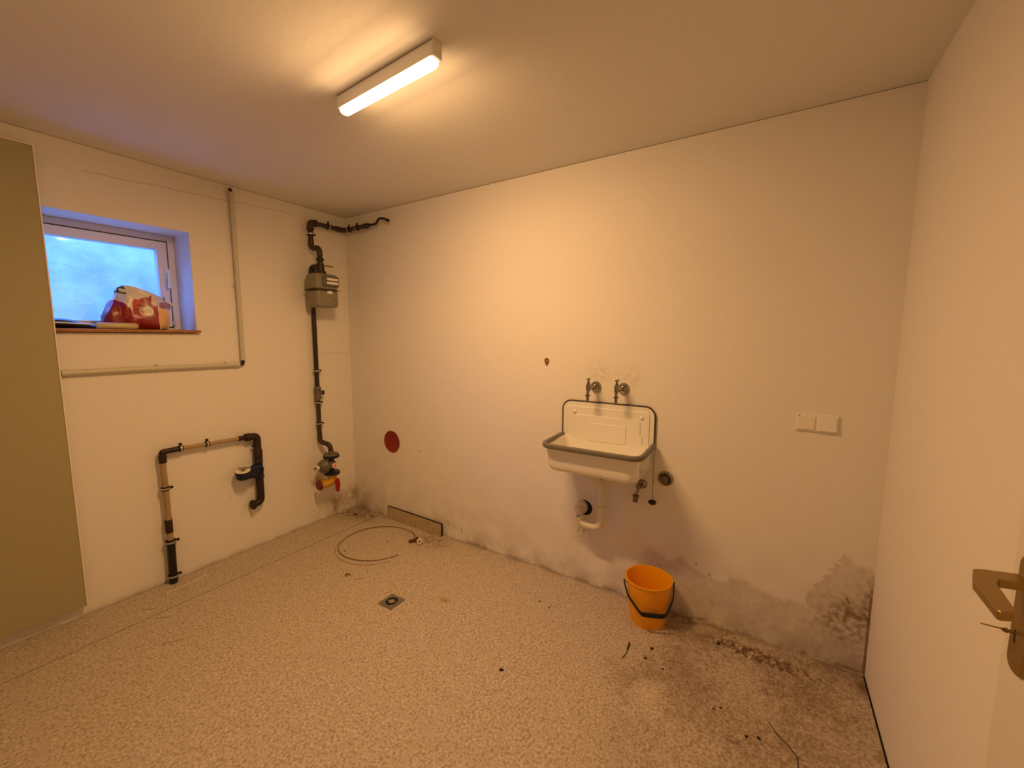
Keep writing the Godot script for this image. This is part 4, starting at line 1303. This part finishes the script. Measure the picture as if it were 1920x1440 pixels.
	tube(st, fillet([Vector3(2.300, 0.7505, 0.165), Vector3(2.300, 0.712, 0.165), Vector3(2.300, 0.690, 0.10), Vector3(2.300, 0.50, 0.10)], 0.03, 7), 0.0205, 20)
	put("down_pipe", st, M.pvc, t)
	st = S()
	lathe(st, [Vector2(0.02, 0), Vector2(0.029, 0), Vector2(0.031, 0.003), Vector2(0.031, 0.018), Vector2(0.027, 0.026), Vector2(0.02, 0.026)], along(Vector3(2.300, 0.722, 0.165), Vector3.UP), 14)
	put("coupling_nut", st, M.pvc, t)
	st = S()
	lathe(st, [Vector2(0.02, 0), Vector2(0.0255, 0), Vector2(0.0265, 0.003), Vector2(0.0265, 0.022), Vector2(0.0255, 0.025), Vector2(0.02, 0.025)], along(Vector3(2.300, 0.525, 0.10), Vector3.UP), 22)
	put("coupling_nut", st, M.pvc, t)
	st = S()
	tube(st, fillet([Vector3(2.300, 0.54, 0.10), Vector3(2.300, 0.418, 0.10), Vector3(2.19, 0.418, 0.095), Vector3(2.165, 0.455, 0.085)], 0.06, 9), 0.0225, 22)
	put("trap_bend", st, M.pvc, t)
	st = S()
	lathe(st, [Vector2(0.022, 0), Vector2(0.0285, 0), Vector2(0.0295, 0.003), Vector2(0.0295, 0.020), Vector2(0.022, 0.022)], along(Vector3(2.176, 0.437, 0.088), Vector3(-0.5, 1, -0.2)), 20)
	put("coupling_nut", st, M.pvc, t)
	st = S()
	tube(st, fillet([Vector3(2.165, 0.455, 0.085), Vector3(2.158, 0.478, 0.07), Vector3(2.158, 0.480, 0.004)], 0.03, 8), [0.0215, 0.0215, 0.0215, 0.0215, 0.0215, 0.0215, 0.0215, 0.0215, 0.0215, 0.0215, 0.0215], 20)
	put("wall_elbow", st, M.pvc, t)
	st = S()
	lathe(st, [Vector2(0.0, 0.0), Vector2(0.038, 0.0), Vector2(0.040, 0.004), Vector2(0.040, 0.034), Vector2(0.036, 0.038), Vector2(0.0, 0.038)], along(Vector3(2.146, 0.482, 0.0), Vector3(0.0, 0, 1)), 26)
	put("wall_sleeve", st, M.pvc, t, "stubby white sleeve at the wall")
	st = S()
	lathe(st, [Vector2(0.0, 0.0), Vector2(0.047, 0.0), Vector2(0.045, 0.0015), Vector2(0.0, 0.0015)], along(Vector3(2.164, 0.476, 0.0), Vector3(0, 0, 1)), 24)
	put("wall_hole", st, M.drain_hole, t, "dark open hole in the wall")

func make_tap(x: float, label: String, group: String) -> void:
	var y := 1.222
	var t := thing("tap", label, "tap", Vector3(x, y, 0.0), group)
	var st := S()
	lathe(st, [Vector2(0.0325, 0), Vector2(0.0325, 0.004), Vector2(0.030, 0.012), Vector2(0.024, 0.020), Vector2(0.0145, 0.026), Vector2(0.011, 0.028), Vector2(0, 0.028)], along(Vector3(x + 0.012, y - 0.004, 0), Vector3(0, 0, 1)), 28)
	put("rosette", st, M.chrome, t)
	st = S()
	tube(st, [Vector3(x + 0.012, y - 0.002, 0.02), Vector3(x, y, 0.088)], [0.0105, 0.011], 18)
	lathe(st, [Vector2(0, -0.018), Vector2(0.012, -0.018), Vector2(0.0145, -0.010), Vector2(0.0145, 0.010), Vector2(0.012, 0.016), Vector2(0.0115, 0.024), Vector2(0, 0.024)], along(Vector3(x, y, 0.088), Vector3.UP), 18)
	put("body", st, M.chrome, t)
	st = S()
	tube(st, fillet([Vector3(x, y - 0.012, 0.088), Vector3(x, y - 0.026, 0.096), Vector3(x, y - 0.052, 0.097)], 0.012), 0.0085, 14)
	put("spout", st, M.chrome, t)
	st = S()
	lathe(st, [Vector2(0, 0), Vector2(0.011, 0), Vector2(0.0145, 0.002), Vector2(0.0145, 0.007), Vector2(0.010, 0.010), Vector2(0, 0.010)], along(Vector3(x, y - 0.050, 0.097), Vector3.UP), 8)
	tube(st, [Vector3(x, y - 0.048, 0.097), Vector3(x, y - 0.060, 0.097), Vector3(x, y - 0.062, 0.097), Vector3(x, y - 0.075, 0.097)], [0.007, 0.007, 0.0078, 0.0068], 14)
	put("hose_nozzle", st, M.dull_chrome, t)
	st = S()
	tube(st, [Vector3(x, y + 0.02, 0.088), Vector3(x, y + 0.046, 0.088)], [0.008, 0.0042], 12)
	var hx := Vector3(0.011, 0.003, -0.004)
	tube(st, [Vector3(x, y + 0.049, 0.088) - hx, Vector3(x, y + 0.047, 0.088), Vector3(x, y + 0.049, 0.088) + hx], [0.0045, 0.0036, 0.0045], 10)
	put("toggle_handle", st, M.dull_chrome, t)

func build_small() -> void:
	make_tap(2.203, "left chrome wall tap above the white basin, nearer the corner", "taps above the basin")
	make_tap(2.366, "right chrome wall tap above the white basin, nearer the switch", "taps above the basin")
	# angle valve below the basin
	var t := thing("angle_valve", "small chrome angle valve on the wall under the basin's right end", "valve", Vector3(2.49, 0.69, 0.0))
	var st := S()
	lathe(st, [Vector2(0.027, 0), Vector2(0.027, 0.003), Vector2(0.024, 0.010), Vector2(0.016, 0.016), Vector2(0, 0.017)], along(Vector3(2.500, 0.690, 0), Vector3(0, 0, 1)), 26)
	put("rosette", st, M.chrome, t)
	st = S()
	tube(st, [Vector3(2.500, 0.690, 0.014), Vector3(2.494, 0.690, 0.058)], 0.0125, 16)
	lathe(st, [Vector2(0, 0), Vector2(0.012, 0), Vector2(0.015, 0.003), Vector2(0.013, 0.010), Vector2(0, 0.011)], along(Vector3(2.494, 0.690, 0.055), Vector3(0, 0, 1)), 14)
	put("body", st, M.dull_chrome, t)
	st = S()
	tube(st, [Vector3(2.494, 0.690, 0.044), Vector3(2.480, 0.640, 0.05)], [0.0085, 0.007], 12)
	put("spout", st, M.chrome, t)
	st = S()
	lathe(st, [Vector2(0, 0), Vector2(0.0145, 0), Vector2(0.0155, 0.006), Vector2(0.0135, 0.008), Vector2(0.0135, 0.022), Vector2(0.0175, 0.026), Vector2(0.0175, 0.038), Vector2(0.008, 0.042), Vector2(0, 0.042)], along(Vector3(2.477, 0.600, 0.051), Vector3(0.05, 1, 0)), 8)
	put("hose_nut", st, M.dull_chrome, t)
	# capped outlet right of it
	t = thing("water_outlet", "round chrome capped water outlet on the wall right of the basin", "wall outlet", Vector3(2.622, 0.744, 0.0))
	st = S()
	lathe(st, [Vector2(0.040, 0), Vector2(0.040, 0.004), Vector2(0.037, 0.010), Vector2(0.030, 0.013), Vector2(0.024, 0.009), Vector2(0, 0.009)], along(Vector3(2.622, 0.744, 0), Vector3(0, 0, 1)), 32)
	put("rosette", st, M.chrome, t)
	st = S()
	lathe(st, [Vector2(0.022, 0), Vector2(0.022, 0.018), Vector2(0.019, 0.022), Vector2(0.012, 0.022), Vector2(0.010, 0.017), Vector2(0, 0.017)], along(Vector3(2.618, 0.742, 0.008), Vector3(0, 0, 1)), 8)
	put("plug_screw", st, M.dull_chrome, t)
	# light switch
	t = thing("light_switch", "white double switch plate on the wall near the right corner", "light switch", Vector3(3.257, 1.122, 0.0))
	st = S()
	rbox(st, Vector3(3.257, 1.122, 0.0045), Vector3(0.158, 0.081, 0.009), 0.004)
	put("frame", st, M.switch, t)
	st = S()
	rbox(st, Vector3(3.2185, 1.121, 0.0085), Vector3(0.066, 0.064, 0.011), 0.003, Transform3D())
	put("rocker", st, M.switch_warm, t, "left rocker, slightly yellowed")
	st = S()
	rbox(st, Vector3(0, 0, 0), Vector3(0.069, 0.063, 0.010), 0.003, Transform3D(Basis(Vector3.RIGHT, -0.07), Vector3(3.2955, 1.119, 0.0095)))
	put("rocker", st, M.switch, t)
	st = S()
	tube(st, [Vector3(3.192, 1.153, 0.008), Vector3(3.192, 1.153, 0.0155)], 0.0022, 8)
	put("indicator_pin", st, M.gas_dark, t)
	# red cover disc
	st = S()
	lathe(st, [Vector2(0, 0.0), Vector2(0.089, 0.0), Vector2(0.090, 0.002), Vector2(0.089, 0.004), Vector2(0.082, 0.0045), Vector2(0.080, 0.003), Vector2(0, 0.003)], Transform3D(Basis(Vector3.RIGHT, PI / 2), Vector3(0, 0, 0)), 40)
	t = thing("hole_cover", "round rust-red cover set in the white wall near the corner", "wall cover", Vector3(0.486, 0.654, 0.0))
	put("disc", st, M.rust_red, t).position = Vector3.ZERO
	# plug of an old fixing
	t = thing("wall_plug", "small brown teardrop fixing left in the wall above the basin", "wall plug", Vector3(1.893, 1.356, 0.0))
	st = S()
	var tear := PackedVector2Array()
	for k in 24:
		var a := TAU * k / 24
		var rr := 0.0165 * (1.0 + 0.75 * pow(maxf(0.0, -sin(a)), 5.0))
		tear.append(Vector2(cos(a) * 0.0165, sin(a) * rr * 1.12))
	prism(st, tear, 0.003, Transform3D(Basis(), Vector3(1.893, 1.358, 0)), 0.0012)
	put("stain_patch", st, M.brown_plug, t)
	st = S()
	lathe(st, [Vector2(0.0, 0.0), Vector2(0.0075, 0), Vector2(0.007, 0.005), Vector2(0.004, 0.006), Vector2(0.003, 0.002), Vector2(0, 0.002)], along(Vector3(1.896, 1.357, 0.002), Vector3(0, 0, 1)), 14)
	put("plug", st, mat(Color(0.72, 0.52, 0.36), 0.6), t)

func build_bucket() -> void:
	var c := Vector3(2.588, 0, 0.142)
	var t := thing("bucket", "orange plastic bucket with a black handle standing by the wall", "bucket", c)
	var st := S()
	var tilt := Transform3D(Basis(), c)
	lathe(st, [Vector2(0, 0.004), Vector2(0.082, 0.004), Vector2(0.084, 0.0), Vector2(0.0885, 0.0), Vector2(0.090, 0.004), Vector2(0.116, 0.232), Vector2(0.1195, 0.233), Vector2(0.1205, 0.236), Vector2(0.1195, 0.240), Vector2(0.1145, 0.240), Vector2(0.1125, 0.234), Vector2(0.0870, 0.010), Vector2(0, 0.010)], tilt, 56)
	put("body", st, M.bucket, t)
	# two lugs on the axis that the handle turns on
	var ax := Vector3(0.90, 0, -0.436).normalized()
	var fw := Vector3(ax.z * -1.0, 0, ax.x)
	for s in [-1.0, 1.0]:
		st = S()
		tube(st, [c + ax * s * 0.112 + Vector3(0, 0.212, 0), c + ax * s * 0.127 + Vector3(0, 0.212, 0)], 0.008, 12)
		put("lug", st, M.bucket, t)
	# black bail hanging down in front
	st = S()
	var tabs := [[-1.0, 0.222, 0.0, 0.0], [-1.0, 0.205, 0.01, 0.01], [-0.90, 0.162, 0.055, 0.02], [-0.46, 0.108, 0.122, 0.0], [0.46, 0.104, 0.122, 0.0], [0.90, 0.158, 0.055, 0.02], [1.0, 0.205, 0.01, 0.01], [1.0, 0.222, 0.0, 0.0]]
	var pts := []
	for q in tabs:
		pts.append(c + ax * q[0] * 0.1275 + Vector3(0, q[1], 0) + fw * q[2])
	pts = fillet(pts, 0.022, 5)
	var P := []
	for i in pts.size():
		var d: Vector3 = (pts[mini(i + 1, pts.size() - 1)] - pts[maxi(i - 1, 0)]).normalized()
		var away: Vector3 = pts[i] - c
		away.y = 0
		away = (away - d * away.dot(d)).normalized()
		var up := d.cross(away).normalized()
		var mid := 1.0 - smoothstep(0.050, 0.066, absf((pts[i] - c).dot(ax)))
		var hw := lerpf(0.0072, 0.0120, mid)
		var ht := lerpf(0.0030, 0.0048, mid)
		var row := []
		for k in 12:
			var a := TAU * k / 12
			row.append(pts[i] + up * signf(cos(a)) * pow(absf(cos(a)), 0.5) * hw + away * signf(sin(a)) * pow(absf(sin(a)), 0.5) * ht)
		P.append(row)
	grid(st, P, true, true)
	put("handle", st, M.black, t, "black handle hanging down in front")

func build_door() -> void:
	var st := S()
	rbox(st, Vector3(W + 0.018, 1.015, 1.53), Vector3(0.040, 2.028, 0.908), 0.001)
	var d := Node3D.new()
	d.name = "door_1"
	d.position = Vector3(W, 0, 1.53)
	add_child(d)
	tag(d, "plain white door leaf at the right edge with a brass handle", "door", "", "structure")
	put("leaf", st, M.door, d)
	st = S()
	box(st, Vector3(W + 0.06, 0.0, 1.075), Vector3(W + 0.2, 2.03, 1.985))
	put("backing", st, M.door, d)
	# long plate
	var xs := W - 0.0022
	var h := Node3D.new()
	st = S()
	prism(st, rrect(Vector2(-1.143 - 0.0295, 0.858), Vector2(-1.143 + 0.0295, 1.092), 0.024, 6), 0.007, Transform3D(Basis(Vector3(0, 0, -1), Vector3(0, 1, 0), Vector3(-1, 0, 0)), Vector3(xs, 0, 0)), 0.002)
	var plate := put("handle_plate", st, M.gilt, d, "brass coloured long plate")
	st = S()
	# lever: neck from the plate, then a flat grip towards the viewer
	var y0 := 1.036
	var L := PackedVector2Array([Vector2(3.500, 1.128), Vector2(3.440, 1.143), Vector2(3.428, 1.150), Vector2(3.417, 1.190), Vector2(3.412, 1.208), Vector2(3.411, 1.308), Vector2(3.414, 1.312), Vector2(3.433, 1.303), Vector2(3.437, 1.298), Vector2(3.4445, 1.208), Vector2(3.448, 1.194), Vector2(3.456, 1.178), Vector2(3.503, 1.166)])
	var poly := PackedVector2Array()
	for p in L: poly.append(Vector2(p.x, -p.y))
	prism(st, poly, 0.016, Transform3D(Basis(Vector3(1, 0, 0), Vector3(0, 0, -1), Vector3(0, 1, 0)), Vector3(0, y0, 0)), 0.002)
	lathe(st, [Vector2(0, 0), Vector2(0.017, 0), Vector2(0.017, 0.008), Vector2(0.012, 0.010), Vector2(0, 0.010)], along(Vector3(xs - 0.004, y0 + 0.007, 1.145), Vector3(-1, 0, 0)), 20)
	put("lever", st, M.gilt, d, "brass coloured lever")
	h.free()
	st = S()
	rbox(st, Vector3(xs - 0.0065, 0.927, 1.1335), Vector3(0.002, 0.028, 0.006), 0.001)
	put("keyhole", st, M.black, d)
	# key in the lock
	var k := thing("key", "small old key left in the lock below the brass lever", "key", Vector3(3.48, 0.934, 1.1335))
	st = S()
	tube(st, [Vector3(3.500, 0.934, 1.1335), Vector3(3.483, 0.934, 1.132)], 0.0032, 12)
	lathe(st, [Vector2(0, -0.002), Vector2(0.0045, -0.002), Vector2(0.0045, 0.002), Vector2(0, 0.002)], along(Vector3(3.488, 0.934, 1.1325), Vector3(1, 0, 0)), 12)
	put("shank", st, M.gilt, k)
	st = S()
	lathe(st, [Vector2(0.010, -0.0012), Vector2(0.0155, -0.0012), Vector2(0.0155, 0.0012), Vector2(0.010, 0.0012), Vector2(0.010, -0.0012)], Transform3D(Basis(Vector3(1, 0, 0), Vector3(0, 0.894, -0.447), Vector3(0, 0.447, 0.894)), Vector3(3.470, 0.9345, 1.131)), 22)
	put("bow", st, M.gilt, k)

func build_floor_things() -> void:
	# floor drain
	var c := Vector3(1.3165, 0.0, 0.772)
	var t := thing("floor_drain", "square metal floor drain with a round slotted grate", "drain", c)
	var st := S()
	var sq := PackedVector2Array([Vector2(-0.0535, -0.0535), Vector2(0.0535, -0.0535), Vector2(0.0535, 0.0535), Vector2(-0.0535, 0.0535)])
	var flat := Transform3D(Basis(Vector3.RIGHT, -PI / 2), c + Vector3(0, 0.0004, 0))
	prism(st, sq, 0.0025, flat, 0.001)
	put("cover_plate", st, M.drain_steel, t)
	st = S()
	lathe(st, [Vector2(0.0, 0.0026), Vector2(0.037, 0.0026), Vector2(0.037, 0.0034), Vector2(0, 0.0034)], Transform3D(Basis(), c), 36)
	put("drain_opening", st, M.drain_hole, t, "dark ring-shaped slot")
	st = S()
	lathe(st, [Vector2(0.0365, 0.0026), Vector2(0.0395, 0.0026), Vector2(0.0395, 0.0045), Vector2(0.0365, 0.0045), Vector2(0.0365, 0.0026)], Transform3D(Basis(), c), 36)
	lathe(st, [Vector2(0.0165, 0.003), Vector2(0.0165, 0.0048), Vector2(0.0145, 0.0056), Vector2(0.0, 0.0056)], Transform3D(Basis(), c), 28)
	rbox(st, c + Vector3(0.027, 0.0042, -0.006), Vector3(0.024, 0.002, 0.003), 0.0008)
	rbox(st, c + Vector3(-0.027, 0.0042, 0.006), Vector3(0.024, 0.002, 0.003), 0.0008)
	put("grate", st, mat(Color(0.66, 0.64, 0.60), 0.4, 0.5), t)
	# wire ring
	t = thing("wire_coil", "thin brown wire coiled in one big ring on the floor", "wire", Vector3(0.70, 0.0, 0.35))
	st = S()
	var pts := []
	for k in 64:
		var a := lerpf(0.86, 6.10, k / 63.0)
		var r := 0.262 + 0.008 * sin(a * 2.0 + 0.6)
		pts.append(Vector3(0.700 + cos(-a) * r, 0.0045 + 0.002 * sin(a * 3.0) + 0.012 * exp(-pow((a - 0.84) / 0.3, 2)), 0.352 + sin(-a) * r))
	tube(st, pts, 0.0028, 8)
	put("wire", st, M.wire, t)
	st = S()
	pts = []
	for k in 34:
		var a := lerpf(3.6, 5.85, k / 33.0)
		pts.append(Vector3(0.712 + cos(-a) * 0.288, 0.0018, 0.360 + sin(-a) * 0.288))
	tube(st, pts, 0.0014, 6)
	put("thin_strand", st, mat(Color(0.60, 0.46, 0.28), 0.6), t)
	# pipe fitting where the wire ends
	t = thing("pipe_fitting", "small brown pipe tee with a white ring end lying by the wire", "fitting", Vector3(0.925, 0.0, 0.195))
	st = S()
	tube(st, [Vector3(0.900, 0.012, 0.235), Vector3(0.912, 0.012, 0.190), Vector3(0.918, 0.022, 0.165)], [0.010, 0.0115, 0.009], 14)
	tube(st, [Vector3(0.910, 0.012, 0.198), Vector3(0.965, 0.012, 0.192)], [0.010, 0.0085], 14)
	put("tee", st, mat(Color(0.38, 0.18, 0.11), 0.5), t)
	st = S()
	lathe(st, [Vector2(0.0085, 0), Vector2(0.018, 0), Vector2(0.020, 0.003), Vector2(0.020, 0.012), Vector2(0.018, 0.015), Vector2(0.0085, 0.015), Vector2(0.0085, 0)], along(Vector3(0.968, 0.020, 0.198), Vector3(0.75, 0.15, 0.65)), 22)
	put("ring", st, mat(Color(0.93, 0.86, 0.74), 0.5), t, "white ring")
	# length of skirting board
	t = thing("skirting_board", "loose short length of grey skirting board standing against the wall", "skirting board", Vector3(0.73, 0.0, 0.018))
	var bx := Basis(Vector3(0.612, 0.0, 0.020).normalized(), Vector3(0, 1, -0.03).normalized(), Vector3(-0.03, 0.03, 1).normalized()).orthonormalized()
	st = S()
	rbox(st, Vector3.ZERO, Vector3(0.608, 0.094, 0.006), 0.001, Transform3D(bx, Vector3(0.725, 0.0475, 0.0245)))
	put("face", st, M.skirt, t)
	st = S()
	rbox(st, Vector3.ZERO, Vector3(0.614, 0.0975, 0.014), 0.001, Transform3D(bx, Vector3(0.7265, 0.0492, 0.0145)))
	put("core", st, M.skirt_edge, t, "dark bare edge")
	# small clip
	t = thing("metal_clip", "tiny square metal clip lying on the floor before the wire", "clip", Vector3(0.873, 0, 0.737))
	st = S()
	tube(st, [Vector3(0.858, 0.003, 0.742), Vector3(0.880, 0.003, 0.752), Vector3(0.890, 0.003, 0.732), Vector3(0.868, 0.003, 0.722), Vector3(0.858, 0.003, 0.742)], 0.0026, 8)
	put("loop", st, mat(Color(0.30, 0.18, 0.11), 0.5, 0.4), t)
	# pale strip by the black sleeve
	st = S()
	rbox(st, Vector3(0, 0.0018, 0), Vector3(0.007, 0.003, 0.215), 0.001)
	var strip := put("plastic_strip", st, mat(Color(0.92, 0.84, 0.72), 0.6))
	strip.transform = Transform3D(Basis(Vector3.UP, 0.06), Vector3(0.133, 0, 1.318))
	tag(strip, "thin pale strip lying on the floor by the black sleeve pipe", "strip")
	# twigs
	t = thing("twig", "thin dark broken twig on the floor before the orange bucket", "twig", Vector3(2.565, 0.0, 0.42))
	st = S()
	tube(st, [Vector3(2.558, 0.004, 0.366), Vector3(2.562, 0.004, 0.386), Vector3(2.563, 0.004, 0.420)], [0.003, 0.004, 0.0032], 7)
	tube(st, [Vector3(2.563, 0.003, 0.418), Vector3(2.566, 0.002, 0.440), Vector3(2.562, 0.002, 0.470), Vector3(2.556, 0.002, 0.488)], [0.0016, 0.0012, 0.0022, 0.001], 6)
	put("stem", st, M.twig, t)
	st = S()
	tube(st, [Vector3(3.145, 0.0025, 0.50), Vector3(3.175, 0.003, 0.545), Vector3(3.205, 0.002, 0.57), Vector3(3.235, 0.003, 0.61), Vector3(3.235, 0.002, 0.66)], [0.001, 0.0018, 0.0014, 0.0016, 0.0008], 6)
	var hair := put("twig", st, M.twig)
	tag(hair, "hair-thin crooked twig on the dirty floor in the right corner", "twig")
	# crumbs of dirt, each a small thing
	st = S()
	var P := []
	for i in 5:
		var v := PI * i / 4
		var row := []
		for k in 8:
			var a := TAU * k / 8
			var r := 0.0055 * sin(v) * (1.0 + 0.3 * sin(k * 2.3 + i))
			row.append(Vector3(cos(a) * r * 1.6, 0.0035 - cos(v) * 0.0035, sin(a) * r))
		P.append(row)
	grid(st, P, true, true)
	var mesh := st.commit()
	var spots := [
		[2.662, 0.350, 0.4, 1.1, "dark crumb of dirt on the floor just below the orange bucket, right of the twig"],
		[2.651, 0.428, -0.5, 1.0, "second dark crumb below the orange bucket, a little nearer the viewer"],
		[2.932, 0.142, 1.3, 1.3, "stout dark crumb by the damp wall, right of the bucket"],
		[2.116, 0.847, 0.3, 1.2, "lone dark crumb in the middle of the open floor"],
		[2.03, 0.32, 0.0, 0.8, "small dark crumb on the floor left of the orange bucket"],
		[2.10, 0.34, 0.9, 0.6, "tiniest dark crumb between the floor drain and the bucket"],
		[2.735, 0.45, 0.2, 0.7, "small dark speck at the left edge of the big dirty floor patch"],
		[2.98, 0.53, 0.3, 0.7, "small dark crumb in the middle of the big dirty floor patch"],
		[2.955, 0.55, 0.8, 0.6, "tiny dark crumb touching another in the middle of the dirty patch"],
		[3.115, 0.60, -0.7, 1.0, "larger dark crumb at the near end of the dirty floor patch"],
		[3.075, 0.615, 0.5, 0.8, "dark crumb just left of the crooked hair-thin twig"],
		[0.155, 0.13, 0.2, 1.4, "biggest dark crumb in the back left corner of the room"],
		[0.30, 0.075, 0.7, 1.2, "flat dark crumb at the foot of the wall near the back left corner"],
		[0.33, 0.11, 0.1, 0.9, "dark crumb by the floor seam near the back left corner"],
		[0.745, 0.30, 0.2, 0.8, "small dark crumb inside the big wire ring"],
		[0.60, 0.56, 0.5, 0.7, "small dark crumb at the near left edge of the wire ring"],
	]
	for s in spots:
		var o := MeshInstance3D.new()
		o.name = numbered(self, "dirt_crumb")
		o.mesh = mesh
		o.set_surface_override_material(0, M.twig)
		o.transform = Transform3D(Basis(Vector3.UP, s[2]).scaled(Vector3.ONE * s[3]), Vector3(s[0], 0, s[1]))
		add_child(o, true)
		tag(o, s[4], "crumb", "dark crumbs on the floor")
	for s in [[2.675, 0.50, "tiny white plaster crumb just left of the dirty floor patch"], [2.835, 0.46, "tiny white plaster crumb in the middle of the dirty floor patch"], [2.775, 0.09, "tiny white plaster crumb at the wall right of the orange bucket"]]:
		var o := MeshInstance3D.new()
		o.name = numbered(self, "plaster_crumb")
		o.mesh = mesh
		o.set_surface_override_material(0, M.chip)
		o.transform = Transform3D(Basis(Vector3.UP, s[0] * 7.0).scaled(Vector3.ONE * 0.8), Vector3(s[0], 0, s[1]))
		add_child(o, true)
		tag(o, s[2], "crumb", "white plaster crumbs")
